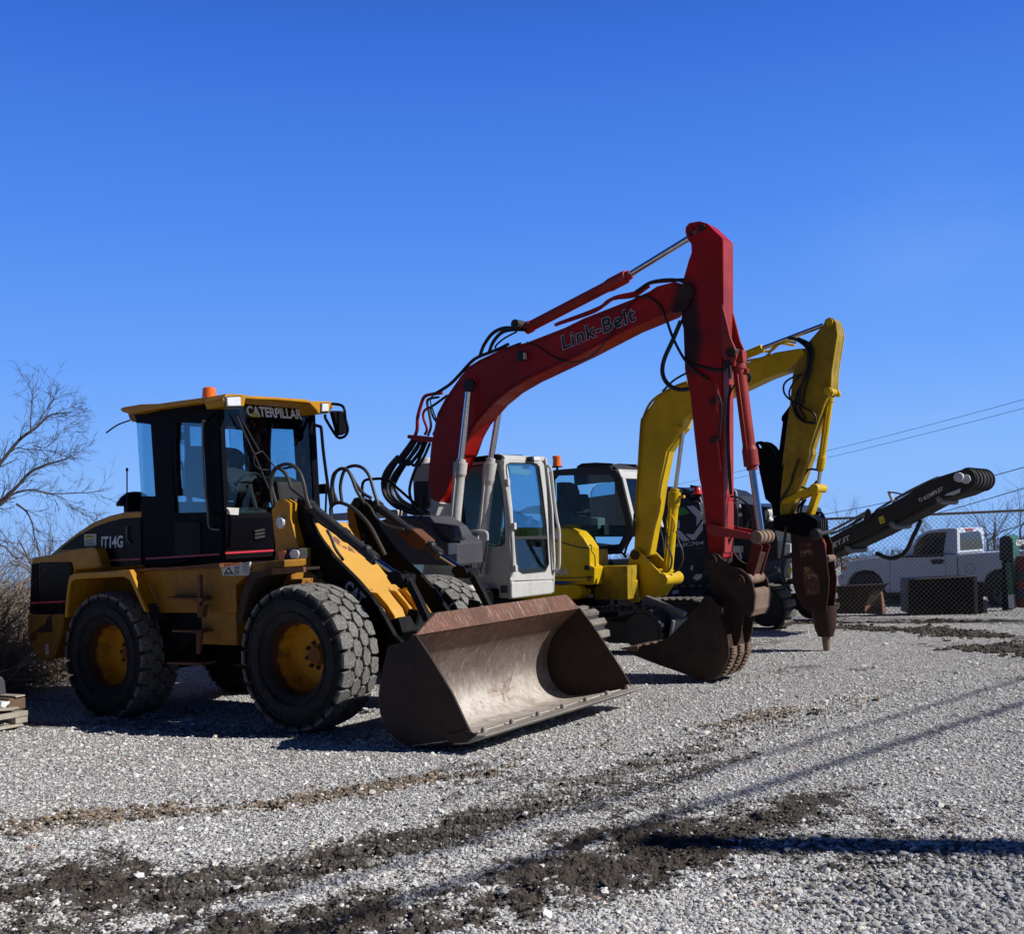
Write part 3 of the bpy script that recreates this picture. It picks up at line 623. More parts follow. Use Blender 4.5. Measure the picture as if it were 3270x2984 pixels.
# ================================================================== RED EXCAVATOR
M['red'] = paint('red_boom_paint', (.40, .007, .004), .36, .4, (.07, .015, .012), .06, (.08, .03, .02), fade=.35, grease=(-.22, 4.05, .20, .75))
M['reddark'] = paint('grimy_red_paint', (.13, .012, .010), .55, .8, (.06, .035, .028), .35, (.07, .035, .025))
M['redlitfade'] = paint('faded_and_sunlit_red', (.40, .04, .035), .5, .5, (.12, .06, .05), .12, (.10, .04, .025), fade=.35)  # pinker tone of the sunlit red faces put into this colour
M['palewhite'] = paint('off_white_paint', (.55, .55, .53), .42, .35, (.22, .20, .17), .03, fade=.12)
M['slate'] = paint('slate_paint_and_shade', (.07, .07, .085), .45, .3, (.06, .055, .05), 0, fade=.2)  # own grey of legs and drum; painted shade on the excavator deck boxes
M['bucketdark'] = paint('dark_worn_bucket', (.045, .027, .020), .6, .9, (.11, .052, .032), .42, (.10, .04, .022), fade=.5, bump=.4)
M['tan'] = paint('dusty_tan_steel', (.25, .17, .12), .7, .5, (.12, .07, .05), .15, fade=.4, bump=.3)
M['trackdusty'] = paint('dusty_track_pads', (.20, .18, .16), .85, .6, (.42, .37, .33), 0, fade=.5, bump=.5)
M['track'] = paint('dusty_track_steel', (.12, .105, .09), .8, .6, (.26, .22, .19), 0, fade=.5, bump=.4)
M['blacktext'] = plain('black_lettering', (.012, .013, .018), .5)
RX = Fr(ground('W', 1420, 1343)+L0*.33)
red = thing('excavator', RX, 'excavator with a long red boom and white cab, rusty bucket on the gravel', 'excavator')
P, PT, HS = mpart(RX, red)
def mixS(fr, spec):   # outline whose points may lie on different planes: (x, y) or (x, y, b)
    z = None; bb = None; o = []
    for it in spec:
        if isinstance(it, str): z = it
        elif isinstance(it, (int, float)): bb = it
        else: r = fr.p(bb, z, *it); o.append((r.x, r.z))
    return o
boom_o = mixS(RX, [-.17, 'E', (665, 585), (660, 420), 'F', (540, 1600), (600, 1290), (680, 1140), (790, 980), (900, 835), (1010, 765), (1250, 650), (1480, 592), (1840, 452), 'G', (300, 962), (700, 805), (850, 735), (910, 695), (1060, 655), (1180, 690),
                   .17, (1112, 958), (800, 1085), (400, 1292), (0, 1480), 'F', (1640, 980), (1450, 1090), (1300, 1212), (1210, 1312), (1130, 1405), (1060, 1530), (1000, 1700), 'E', (1130, 190), (1030, 440), (1000, 520), (915, 645)])
boom = MB().prism(boom_o, -.17, .17).build('boom', M['red'], red, .012)
def seam(par, fr_o, i0, i1, b, w_, mt, d=.006):
    pl = [(v_.x, v_.z) for v_ in smooth_path([(x, 0, z) for x, z in fr_o[i0:i1]], 3)]; q1 = off(pl, w_); q2 = off(pl, w_+.016)
    cx = sum(p[0] for p in fr_o)/len(fr_o)
    MB().prism(q1+q2[::-1], b-d, b).build('weld_seam', M[mt], par)
M['seamred'] = paint('red_weld_bead', (.20, .006, .006), .5, .5, (.05, .02, .02), .1, (.1, .03, .02))
seam(boom, boom_o, 3, 15, -.17, .03, 'seamred'); seam(boom, boom_o, 18, 29, -.17, .03, 'seamred')
for (z, x, y, r_) in (('F', 905, 1015, .17), ('G', 1090, 800, .16)):
    c = RX.p(-.17, z, x, y); MB().cyl((c.x, -.182, c.z), (c.x, -.17, c.z), r_, n=28).build('pin_boss', M['red'], boom, .004)
foot_o = mixS(RX, [-.17, 'E', (650, 570), (800, 642), .17, (935, 640), (860, 830), (820, 900), -.17, (700, 900), (640, 700)])
MB().prism(foot_o, -.176, .176).build('boom_foot', M['palewhite'], boom, .01)
for k, (off_, mt, lf) in enumerate(((.045, 'catletter', -.1745), (.018, 'blacktext', -.177))):
    a0 = RX.p(lf, 'G', 124, 1236); a1 = RX.p(lf, 'G', 742, 986); a2 = RX.p(lf, 'G', 104, 1110)
    if k: u_ = (a1-a0); v_ = (a2-a0); a0, a1, a2 = a0+u_*.008+v_*.04, a1-u_*.008+v_*.04, a2+u_*.008-v_*.04
    text('Link-Belt', 'lettering', M[mt], boom, a0, a1, a2, 0, 0, off_, 3, 1.12)
# stick
st_o = mixS(RX, [-.15, 'G', (1150, 235), (1156, 192), (1185, 162), (1270, 146), (1335, 166), (1465, 290), (1460, 850), 'I', (474, 300), (476, 680), (482, 1300), (492, 1840), 'J', (546, 300), (542, 745), (480, 765), (430, 735), (408, 520), (370, 170), 'I', (250, 1600), (200, 1150), (165, 800), (112, 560), 'G', (1135, 1050), (1118, 990), (1128, 660), (1178, 480), (1203, 410), (1200, 340), (1165, 290)])
hole_c = RX.p(-.15, 'G', 1212, 230); hole = [(hole_c.x+.045*math.cos(t), hole_c.z+.055*math.sin(t)) for t in np.linspace(0, 2*math.pi, 14)[:-1]]
stick = MB().holed(st_o, [hole], -.15, .15).build('stick', M['red'], red, .008)
lug = mixS(RX, [-.15, 'G', (1450, 840), (1462, 850), (1500, 1000), (1530, 1125), (1572, 1220), (1582, 1290), (1560, 1340), (1500, 1335), (1440, 1250)])
for b in (-.15, .12): MB().prism(lug, b, b+.03).build('cylinder_lug', M['redlitfade'], stick, .005)
fs = [RX.p(-.15, 'G', 1463, 300), RX.p(-.15, 'J', 546, 700)]
MB().prism([(fs[0].x+.002, fs[0].z), (fs[0].x+.008, fs[0].z), (fs[1].x+.010, fs[1].z), (fs[1].x+.003, fs[1].z)], -.14, .14).build('stick_face', M['redlitfade'], stick)  # thin sheet painted in the paler sunlit tone of the stick front
def pin(par, mt, b0, b1, z, x, y, r, bp=None):
    c = RX.p(bp if bp is not None else b0, z, x, y); return MB().cyl((c.x, b0, c.z), (c.x, b1, c.z), r).build('pivot_pin', M[mt], par, .006)
pin(stick, 'darkrust', -.19, .19, 'G', 1150, 740, .10); pin(stick, 'darkrust', -.165, .165, 'G', 1285, 200, .045); pin(stick, 'darkrust', -.17, .17, 'I', 560, 385, .06); pin(boom, 'rubber', -.22, .22, 'F', 905, 1015, .085)
pin(boom, 'rubber', -.19, .19, 'F', 1440, 430, .06, 0)
def jack(name, fr, root, b, z0, p0, z1, p1, r, rodz, rodp, rr, mt, head=True, extra=0):
    a0 = fr.p(b, z0, *p0); a1 = fr.p(b, z1, *p1); a2 = fr.p(b, rodz, *rodp); d = (a1-a0)
    m = MB(); m.cyl(a0, a1, r); m.cyl(a0-d*.01, a0+d*.05, r*1.15)
    if head: m.cyl(a0+d*.84, a1, r*1.2); m.cyl(a0+d*.8, a0+d*.845, r, r*1.2); m.cyl(a1, a1+d*.04, r*.85)
    m.tube([a0+d*.1+Vector((0, -r*1.1, 0)), a0+d*.9+Vector((0, -r*1.15, 0))], r*.16, 6)
    o = m.build(name, M[mt], root, .004)
    MB().cyl(a1, a2, rr).build('piston_rod', M['chrome'], o); return o
jack('arm_cylinder', RX, red, 0, 'F', (1480, 455), 'G', (660, 612), .068, 'G', (1225, 265), .036, 'redlitfade')
jack('boom_cylinder', RX, red, -.29, 'E', (915, 960), 'E', (985, 235), .075, 'F', (908, 1080), .042, 'palewhite')
jack('boom_cylinder', RX, red, .25, 'E', (1165, 1330), 'E', (1275, 240), .075, 'F', (1215, 1200), .042, 'palewhite')
jack('bucket_cylinder', RX, red, .0, 'I', (640, 505), 'I', (768, 1500), .072, 'J', (868, 540), .042, 'redlitfade')
MB().prism(mixS(RX, [-.05, 'I', (600, 360), (680, 360), (690, 480), (610, 480)]), -.06, .06).build('cylinder_eye', M['redlitfade'], red, .01)
MB().cyl(RX.p(-.1, 'I', 530, 490), RX.p(-.1, 'I', 610, 500), .03).build('port_block', M['redlitfade'], red, .006)
MB().cyl(RX.p(0, 'I', 690, 560), RX.p(0, 'I', 735, 570), .03).build('port_block', M['redlitfade'], red, .006)
# pipes and hoses
for nm, mt, r_, b, spec in [
    ('hydraulic_hose', 'hoseblack', .026, -.12, ['G', (1115, 985), (1050, 1140), (975, 1310), (962, 1430), (1010, 1520), (1100, 1562), (1210, 1550), (1380, 1498)]),
    ('hydraulic_hose', 'hoseblack', .016, -.2, ['G', (1000, 990), (1050, 1130), (1140, 1300), (1230, 1400), (1350, 1480)]),
    ('hydraulic_hose', 'hoseblack', .013, -.19, ['G', (740, 785), (830, 780), (935, 855), (1000, 990)]),
    ('cable', 'hoseblack', .008, -.19, ['F', (1480, 590), (1600, 640), (1700, 715), (1840, 775), 'G', (80, 1312), (200, 1332), (330, 1300), (450, 1200), (560, 1050), (650, 900), (740, 785)]),
    ('boom_pipe', 'red', .022, -.08, ['G', (60, 1020), (390, 905), (530, 805), (720, 775), (850, 690)]),
    ('boom_pipe', 'red', .022, .05, ['G', (80, 1010), (420, 880), (560, 790), (740, 745), (850, 670), (1060, 645), (1160, 640)]),
    ('hydraulic_hose', 'hoseblack', .02, -.1, ['G', (740, 740), (870, 660), (1060, 640), (1160, 690), (1160, 900), (1120, 1000)]),
    ('hydraulic_hose', 'hoseblack', .024, 0, ['F', (1020, 725), (1060, 620), (1140, 510), (1250, 455), (1400, 450), (1510, 400)]),
    ('hydraulic_hose', 'hoseblack', .024, -.06, ['F', (1110, 690), (1150, 590), (1230, 500), (1330, 470), (1480, 470)]),
    ('hydraulic_hose', 'hoseblack', .012, -.1, ['F', (1380, 490), (1250, 560), (1170, 640), (1240, 660), (1420, 600)]),
    ('boom_pipe', 'hoseblack', .022, -.12, ['F', (570, 1105), (720, 1010), (830, 900), (930, 790), (1010, 735), (1200, 660), (1300, 610)]),
    ('boom_pipe', 'red', .024, -.05, ['F', (650, 1090), (560, 1100), (480, 1125), (445, 1200), (410, 1330), (405, 1440), (385, 1510)]),
    ('boom_pipe', 'hoseblack', .018, .1, ['F', (620, 1130), (520, 1150), (505, 1200), (530, 1330), (540, 1420), (510, 1510)]),
    ('boom_pipe', 'red', .018, 0, ['F', (680, 1130), (560, 1215), (480, 1260), (465, 1330), (500, 1440), (480, 1500)]),
    ('boom_pipe', 'hoseblack', .014, -.1, ['F', (700, 1110), (600, 1190), (540, 1230), (560, 1320), (600, 1400), (560, 1500)]),
    ('cable', 'hoseblack', .009, -.15, ['F', (570, 1100), (535, 1160), (560, 1260), (600, 1380), (590, 1480)]),
    ('hydraulic_hose', 'hoseblack', .028, -.1, ['F', (370, 1540), (300, 1640), (190, 1780), 'E', (370, 180), (255, 320), (222, 440), (250, 570), (350, 660), (560, 720)]),
    ('hydraulic_hose', 'hoseblack', .026, .0, ['F', (430, 1540), (400, 1640), (280, 1780), 'E', (420, 240), (320, 380), (300, 500), (350, 610), (480, 690), (620, 740)]),
    ('hydraulic_hose', 'hoseblack', .026, .08, ['F', (470, 1540), (440, 1650), (340, 1780), 'E', (440, 260), (345, 370), (330, 470), (400, 600), (540, 690)]),
    ('hydraulic_hose', 'hoseblack', .022, .1, ['F', (500, 1560), (450, 1680), (380, 1800), 'E', (470, 230), (360, 400), (340, 480), (390, 600), (520, 680)]),
    ('hydraulic_hose', 'hoseblack', .02, -.15, ['F', (530, 1580), (480, 1700), (420, 1800), 'E', (560, 260), (500, 420), (485, 540), (520, 660)]),
    ('hydraulic_hose', 'hoseblack', .028, .1, ['F', (400, 1540), (340, 1640), (240, 1770), 'E', (380, 200), (290, 320), (235, 460), (290, 620), (430, 710), (640, 760)]),
    ('hydraulic_hose', 'hoseblack', .028, .12, ['F', (450, 1540), (390, 1640), (300, 1760), 'E', (410, 170), (300, 330), (260, 470), (310, 600), (460, 700), (640, 760)]),
    ('hydraulic_hose', 'hoseblack', .026, -.5, ['E', (620, 700), (690, 760), (735, 870), (745, 1000)]),
    ('stick_pipe', 'redlitfade', .016, -.19, ['I', (422, 690), (432, 740), (432, 860), (425, 980)]),
    ('stick_pipe', 'redlitfade', .014, -.19, ['I', (430, 1235), (450, 1400), (468, 1540)]),
    ('hydraulic_hose', 'hoseblack', .014, -.19, ['I', (440, 790), (468, 880), (470, 980), (450, 1250)]),
    ('stick_pipe', 'darkrust', .012, -.1, ['I', (560, 700), (535, 900), (530, 1200), (540, 1500), (560, 1780)]),
    ('hydraulic_hose', 'hoseblack', .011, -.05, ['I', (600, 700), (560, 780), (545, 900), (545, 1300), (560, 1600), (570, 1780)]),
    ('hydraulic_hose', 'hose', .013, 0, ['J', (610, 225), (700, 245), (770, 320), (800, 400), (805, 520)]),
    ('hydraulic_hose', 'hoseblack', .012, 0, ['J', (640, 250), (665, 330), (672, 400), (665, 500)]),
    ('hydraulic_hose', 'hoseblack', .012, .0, ['J', (620, 560), (580, 660), (560, 740), (570, 800)]),
    ('hydraulic_hose', 'hoseblack', .02, -.15, ['I', (190, 500), (300, 530), (420, 560), (500, 550), (540, 470), (560, 640)]),
    ('hydraulic_hose', 'hoseblack', .02, .05, ['I', (690, 400), (710, 470), (700, 560), (750, 610), (740, 660), (700, 670)]),
    ('handrail', 'black', .018, -1.3, ['E', (30, 600), (20, 480), (45, 415), (130, 400), (240, 402), (330, 460), (560, 660)]),
]: HS(nm, mt, r_, b, spec)
mb = MB(); mb.prism(RX.S(-.1, ['F', (335, 1505), (350, 1500), (690, 1545), (680, 1580), (470, 1570), (335, 1535)]), -.16, .16); mb.build('hose_clamp', M['red'], boom, .006)
c = RX.p(-.17, 'F', 1446, 735); wlp = MB().box(c.x-.05, c.x+.05, c.y-.09, c.y, c.z-.06, c.z+.06).build('work_lamp', M['rubber'], boom, .015); MB().box(c.x+.0, c.x+.056, c.y-.08, c.y-.01, c.z-.045, c.z+.045).build('lens', M['lens'], wlp, .01)
for (x, y) in ((1750, 1385),): pass
for (z, x, y) in (('I', 395, 865), ('I', 395, 1248)):
    c = RX.p(-.17, z, x, y); MB().box(c.x-.05, c.x+.07, -.185, -.15, c.z-.03, c.z+.03).build('pipe_clamp', M['darkrust'], stick, .003)
c0 = RX.p(-.155, 'J', 500, 0)
# linkage and quick coupler
li = mixS(RX, [-.2, 'J', (430, 455), (480, 462), (520, 480), (760, 530), (800, 560), (800, 590), (500, 560), (430, 545), (405, 500)])
for b in (-.2, .17): MB().prism(li, b, b+.03).build('link_plate', M['redlitfade'], red, .006)
ro = RX.p(0, 'J', 880, 565); MB().cyl((ro.x, -.20, ro.z), (ro.x, .20, ro.z), .072).build('link_roller', M['tan'], red, .01)
for b in (-.12, .0, .12): MB().lathe((ro.x, b, ro.z), [(.07, -.01), (.082, -.008), (.082, .008), (.07, .01)], 24).build('roller_ring', M['tan'], red)
ll = mixS(RX, [0, 'J', (835, 600), (915, 640), (840, 900), (770, 910), (760, 880)])
for b in (-.13, .1): MB().prism(ll, b, b+.03).build('link_plate', M['reddark'], red, .006)
MB().prism(mixS(RX, [0, 'J', (860, 690), (885, 700), (825, 890), (800, 890)]), -.1, .1).build('link_web', M['darkrust'], red, .006)
q = RX.p(0, 'J', 805, 915); MB().cyl((q.x, -.2, q.z), (q.x, .2, q.z), .06).build('pivot_pin', M['tan'], red, .006)
co = mixS(RX, [-.24, 'J', (393, 760), (400, 725), (425, 705), (470, 700), (510, 715), (545, 765), (590, 800), (700, 840), (755, 885), (795, 950), (815, 1060), (805, 1180), (772, 1245), (720, 1195), (640, 1080), (520, 950), (430, 865), (400, 815)])
for b in (-.24, .2): MB().prism(co, b, b+.04).build('coupler_plate', M['darkrust'], red, .006)
cb_ = mixS(RX, [-.24, 'J', (770, 1000), (812, 1020), (815, 1060), (805, 1180), (775, 1240), (735, 1200), (750, 1080)])
MB().prism(cb_, -.2, .2).build('coupler_block', M['tan'], red, .01)
for (x, y) in ((445, 768), (677, 938)):
    c = RX.p(-.26, 'J', x, y); m = MB(); m.cyl((c.x, -.275, c.z), (c.x, .26, c.z), .075); m.cyl((c.x, -.29, c.z), (c.x, -.27, c.z), .04); m.build('pivot_pin', M['darkrust'], red, .006)
# bucket shell
sd_ = [(440, 1060), (515, 1150), (520, 1200), (515, 1240), (585, 1400), (597, 1500), (597, 1570), (562, 1660), (502, 1745), (440, 1780), (300, 1748), (150, 1692), (0, 1640), (-246, 1545), (-225, 1500), (0, 1455), (100, 1400), (230, 1270), (330, 1150), (395, 1060)]
so = RX.S(-.33, ['J']+sd_)
rb = MB().prism(so, -.33, -.30).prism(so, .30, .33)
outer = so[0:14]; cx_ = sum(p[0] for p in so)/len(so); cz_ = sum(p[1] for p in so)/len(so)
inn2 = [(x+(cx_-x)*.06, z+(cz_-z)*.06) for x, z in outer]
rb.prism(outer+inn2[::-1], -.305, .305)
rbk = rb.build('bucket', M['bucketdark'], red, .006)
ea = RX.S(-.2, ['J', (425, 850), (560, 985), (700, 1125), (720, 1200), (705, 1270), (690, 1400), (640, 1530), (560, 1300), (480, 1150), (430, 1000)])
for b in (-.17, .14): MB().prism(ea, b, b+.03).build('bucket_ear', M['darkrust'], rbk, .005)
for k in range(4):
    b = -.3+k*.2; t0 = so[13]; MB().hexa([(t0[0]+.14, b-.05, t0[1]+.02), (t0[0]+.14, b+.05, t0[1]+.02), (t0[0]+.14, b+.05, t0[1]+.09), (t0[0]+.14, b-.05, t0[1]+.09), (t0[0]-.1, b-.03, t0[1]+.045), (t0[0]-.1, b+.03, t0[1]+.045), (t0[0]-.1, b+.03, t0[1]+.06), (t0[0]-.1, b-.03, t0[1]+.06)]).build('bucket_tooth', M['tan'], rbk, .006)
wb_ = MB()
pth = [so[i] for i in (5, 6, 7, 8)]
for i in range(3):
    for s_ in range(3):
        p0 = Vector((pth[i][0], 0, pth[i][1])); p1 = Vector((pth[i+1][0], 0, pth[i+1][1])); d = (p1-p0); nrm_ = Vector((-d.z, 0, d.x)).normalized()
        if nrm_.dot(Vector((cx_-p0.x, 0, cz_-p0.z))) > 0: nrm_ = -nrm_
        for j in (-.29, -.08, .13):
            A_ = p0+d*(s_/3+.02)+Vector((0, j, 0))+nrm_*.012; B_ = p0+d*(s_/3+.26)+Vector((0, j+.13, 0))+nrm_*.012
            wb_.bar(A_, (A_.x, j+.13, A_.z), .018, .03, nrm_); wb_.bar((A_.x, j, A_.z), B_, .014, .03, nrm_)
wb_.build('wear_bars', M['tan'], rbk)
# white cab
af = RX.p(.36, 'E', 1492, 1400).x
def ctop(pts_): return RX.S(.36, ['E']+pts_)
ar_ = af-1.6; zt = ctop([(1400, 165)])[0][1]
cab2 = MB()
side_o = [(ar_, 1.0), (ar_, zt-.12), (ar_+.12, zt)]+ctop([(1360, 150), (1412, 175), (1440, 350), (1478, 700), (1502, 1250), (1492, 1420), (1485, 1570), (1300, 1560)])+[]
hole_s = ctop([(1010, 300), (1300, 250), (1345, 330), (1395, 550), (1415, 800), (1412, 1010), (1390, 1045), (1330, 1050), (960, 985)])
hole_s = [(max(x, ar_+.1), z) for x, z in hole_s]
cab2.holed(side_o, [hole_s], .36, .405); cab2.holed(side_o, [hole_s], 1.38, 1.42)
cab2.box(ar_, ar_+.05, .40, 1.39, 1.0, 1.75); cab2.box(ar_, ar_+.05, .40, 1.39, zt-.2, zt-.1)
fo = RX.T(af, ['E', (1470, 1400), (1440, 700), (1405, 300), (1410, 215), (1450, 196), (1770, 208), (1800, 260), (1825, 500), (1850, 900), (1895, 1300), (1890, 1385)])
fi = RX.T(af, ['E', (1430, 320), (1432, 265), (1465, 245), (1715, 250), (1745, 285), (1775, 500), (1815, 850), (1838, 1230), (1805, 1300), (1590, 1322), (1540, 1290), (1515, 1000), (1480, 650)])
cab2.holed(fo, [fi], af-.05, af+.005, 'a')
cab2.box(ar_+.1, af-.04, .38, 1.40, zt-.05, zt+.005)
cab2 = cab2.build('cab_frame', M['palewhite'], red, .01)
MB().prism(RX.T(af+.02, ['E', (1486, 1408), (1892, 1388), (1895, 1505), (1880, 1525), (1500, 1572), (1486, 1560)]), af-.05, af+.02, 'a').build('cab_front_panel', M['palewhite'], cab2, .02)
MB().prism(fi, af-.02, af-.012, 'a').build('windscreen', M['glass'], cab2)
MB().prism(RX.T(af-.004, ['E', (1515, 990), (1822, 985), (1838, 1230), (1805, 1300), (1590, 1322), (1540, 1290)]), af-.01, af-.004, 'a').build('lower_window', M['darkglass'], cab2)
MB().prism(RX.T(af+.01, ['E', (1512, 965), (1830, 955), (1832, 990), (1514, 995)]), af-.02, af+.01, 'a').build('window_bar', M['rubber'], cab2, .004)
bd = MB(); s1 = RX.T(af, ['E', (1424, 320), (1426, 260), (1462, 238), (1718, 243), (1752, 280), (1782, 500), (1822, 850), (1846, 1235), (1810, 1308), (1590, 1330), (1533, 1294), (1508, 1000), (1473, 650)]); bd.holed(s1, [fi], af-.01, af+.012, 'a'); bd.build('window_seal', M['rubber'], cab2)
for b in (.37, 1.405): MB().prism(hole_s, b, b+.006).build('side_window', M['glass'], cab2)
MB().holed([(x+(x-sum(p[0] for p in hole_s)/len(hole_s))*.03, z+(z-sum(p[1] for p in hole_s)/len(hole_s))*.03) for x, z in hole_s], [hole_s], .35, .36).build('window_seal', M['rubber'], cab2)
MB().box(ar_+.55, ar_+.6, .365, .39, 1.75, zt-.15).build('window_divider', M['rubber'], cab2)
rp = RX.T(af, ['E', (1385, 152), (1640, 160), (1670, 205), (1400, 205)]); MB().prism(rp, af-.5, af-.06, 'a').build('roof_hatch', M['blackgloss'], cab2, .02)
wl = MB().prism(RX.T(af+.1, ['E', (1680, 178), (1760, 172), (1768, 210), (1760, 222), (1690, 226)]), af+.0, af+.1, 'a').build('work_lamp', M['rubber'], cab2, .01)
MB().prism(RX.T(af+.11, ['E', (1700, 180), (1762, 176), (1766, 216), (1706, 220)]), af+.1, af+.11, 'a').build('lens', M['lens'], wl, .006)
HS('grab_rail', 'palewhite', .03, .33, ['E', (1410, 400), (1440, 560), (1470, 800), (1490, 1000), (1500, 1250)])
for y_, x_ in ((430, 1425), (860, 1488), (1275, 1500)):
    c = RX.p(.33, 'E', x_, y_); MB().box(c.x-.03, c.x+.05, .31, .37, c.z-.05, c.z+.04).build('rail_bracket', M['palewhite'], cab2, .008)
HS('grab_rail', 'palewhite', .022, 1.38, ['H', (115, 440), (140, 425), (170, 435), (188, 500), (210, 720), (240, 950), (262, 1060), (265, 1260), (262, 1400), (240, 1445), (190, 1458)])
m = MB(); m.prism([(ar_+.3, 1.3), (ar_+.8, 1.3), (ar_+.85, 1.42), (ar_+.45, 1.5), (ar_+.38, 2.3), (ar_+.26, 2.3)], .6, 1.05); m.build('seat', M['rustplate'], cab2, .05)
m = MB(); m.prism([(af-.5, 1.2), (af-.1, 1.2), (af-.12, 1.55), (af-.4, 1.6)], .4, 1.3); m.build('console', M['interior'], cab2, .03)
m = MB(); m.tube([(af-.3, .6, 1.5), (af-.28, .6, 1.8)], .012, 6); m.tube([(af-.3, 1.05, 1.5), (af-.28, 1.05, 1.8)], .012, 6); m.build('control_levers', M['rubber'], cab2)
MB().prism(RX.T(af-.03, ['E', (1455, 262), (1640, 262), (1690, 340), (1640, 370), (1480, 345)]), af-.05, af-.03, 'a').build('torn_sun_film', M['label'], cab2, .003)
for b, r_ in ((.14, .02),):
    HS('valve_pipe', 'palewhite', r_, b, ['E', (945, 1010), (990, 930), (1100, 908), (1190, 912), (1240, 930), (1245, 1000)])
HS('hydraulic_hose', 'hose', .018, .14, ['E', (1105, 960), (1090, 1120), (1080, 1270)])
HS('hydraulic_hose', 'palewhite', .018, .14, ['E', (1150, 960), (1160, 1080), (1145, 1200), (1140, 1320)])
HS('hydraulic_hose', 'hose', .018, .14, ['E', (1245, 1010), (1225, 1150), (1195, 1250), (1180, 1330)])
# house, deck boxes, mirror, exhaust
P('tool_box', 'slate', -1.15, -.42, ['E', (60, 850), (330, 762), (560, 772), (700, 870), (755, 960), (858, 1030), (862, 1255), (480, 1235), (200, 1270)], .02)  # white-grey box, its bluish shade painted in as slate
fbx = MB().prism(RX.T(RX.p(-1.15, 'E', 862, 1100).x+.01, ['E', (868, 1026), (950, 1020), (958, 1130), (876, 1142)]), RX.p(-1.15, 'E', 862, 1100).x-.2, RX.p(-1.15, 'E', 862, 1100).x+.01, 'a').build('deck_front', M['palewhite'], red, .01)
P('deck', 'slate', -1.1, -.85, ['E', (600, 850), (720, 830), (900, 860), (930, 985), (900, 1010), (760, 1010), (640, 900)], .03)  # same painted shade tone as the tool box
mir = RX.p(-1.2, 'E', 590, 560)
P('mirror', 'rubber', -1.25, -1.19, ['E', (522, 440), (540, 422), (640, 420), (662, 440), (666, 670), (650, 694), (548, 696), (525, 670)], .015)
HS('mirror_arm', 'rubber', .018, -1.28, ['E', (600, 800), (595, 700), (595, 560)])
MB().box(-5.9, -4.5, -1.15, 1.25, 1.0, 1.75).box(-4.52, -3.5, -1.1, .3, .95, 1.12).build('house', M['palewhite'], red, .04)
MB().prism(RX.T(-4.7, ['E', (232, 700), (400, 700), (470, 738), (470, 768), (232, 768)]), -5.7, -4.7, 'a').build('engine_cover', M['palewhite'], red, .03)
c = RX.p(.6, 'E', 640, 300); MB().cyl((c.x, .6, 1.7), (c.x, .6, RX.p(.6, 'E', 640, 195).z), .1).build('exhaust_stack', M['palewhite'], red, .01)
MB().box(-4.6, -3.4, -.6, .6, .4, 1.05).build('turntable', M['black'], red, .03)
P('battery_label', 'slate', .352, .36, ['E', (1375, 1443), (1440, 1443), (1440, 1516), (1375, 1516)])
def track(fr, root, a0, a1, b0, b1, h, mt='track', pitch=.16, th=.045, gap=.82):
    r = h/2; L_ = (a1-a0)-h; per = 2*L_+2*math.pi*r; n = int(per/pitch); s_ = MB(); inner_ = MB()
    def pt(u):
        u %= per
        if u < L_: return (a0+r+u, h), 0
        u -= L_
        if u < math.pi*r: t = u/r; return (a1-r+r*math.sin(t), r+r*math.cos(t)), t
        u -= math.pi*r
        if u < L_: return (a1-r-u, 0), math.pi
        u -= L_; t = u/r; return (a0+r-r*math.sin(t), r-r*math.cos(t)), math.pi+t
    for k in range(n):
        (x, z), t = pt(k*per/n); tx, tz = math.cos(t), -math.sin(t); nx, nz = math.sin(t), math.cos(t); w_ = per/n*gap/2
        q = [(x-tx*w_, z-tz*w_), (x+tx*w_, z+tz*w_), (x+tx*w_*.7-nx*th*-1, z+tz*w_*.7+nz*th), (x-tx*w_*.7+nx*th, z-tz*w_*.7+nz*th)]
        s_.prism(q, b0, b1)
    o = s_.build('track', M[mt], root, .006); o['kind'] = 'stuff'; del o['kind']
    ring = [pt(u)[0] for u in np.linspace(0, per, 60)[:-1]]; ri = [((x-(a0+a1)/2)*.97+(a0+a1)/2, (z-r)*.88+r) for x, z in ring]
    inner_.holed(ring, [ri], b0+.03, b1-.03); inner_.prism([(a0+h*.5, h*.3), (a1-h*.5, h*.3), (a1-h*.5, h*.7), (a0+h*.5, h*.7)], b0+.08, b1-.08)
    for x in (a0+r, a1-r): inner_.cyl((x, b0+.05, r), (x, b1-.05, r), r*.8)
    inner_.build('track_frame', M['rubber'], root, .01)
    return o
track(RX, red, -5.4, -2.3, -1.25, -.8, .70, 'trackdusty'); track(RX, red, -5.4, -2.3, .8, 1.25, .70, 'trackdusty', gap=.7)

# ================================================================== YELLOW EXCAVATOR
M['yel'] = paint('yellow_excavator_paint', (.68, .445, .006), .34, .2, (.2, .15, .02), .05, (.1, .05, .02), fade=.2)
M['yelold'] = paint('stained_yellow_paint', (.42, .28, .012), .5, .8, (.09, .065, .03), .2, (.08, .045, .02), fade=.35)
M['cabgrey'] = paint('dark_grey_cab_paint', (.035, .037, .045), .35, .2, (.06, .055, .05), 0)
M['hammer'] = paint('worn_hammer_paint', (.045, .014, .010), .65, .7, (.03, .022, .018), .4, (.09, .03, .018), fade=.5, bump=.4)
M['hammerin'] = paint('red_hammer_core', (.30, .045, .03), .6, .4, (.15, .06, .04), .1)
YX = Fr(ground('W', 1628, 1280))
yel = thing('excavator', YX, 'yellow excavator carrying a rusty hydraulic breaker, dark cab with orange beacon', 'excavator')
P, PT, HS = mpart(YX, yel)
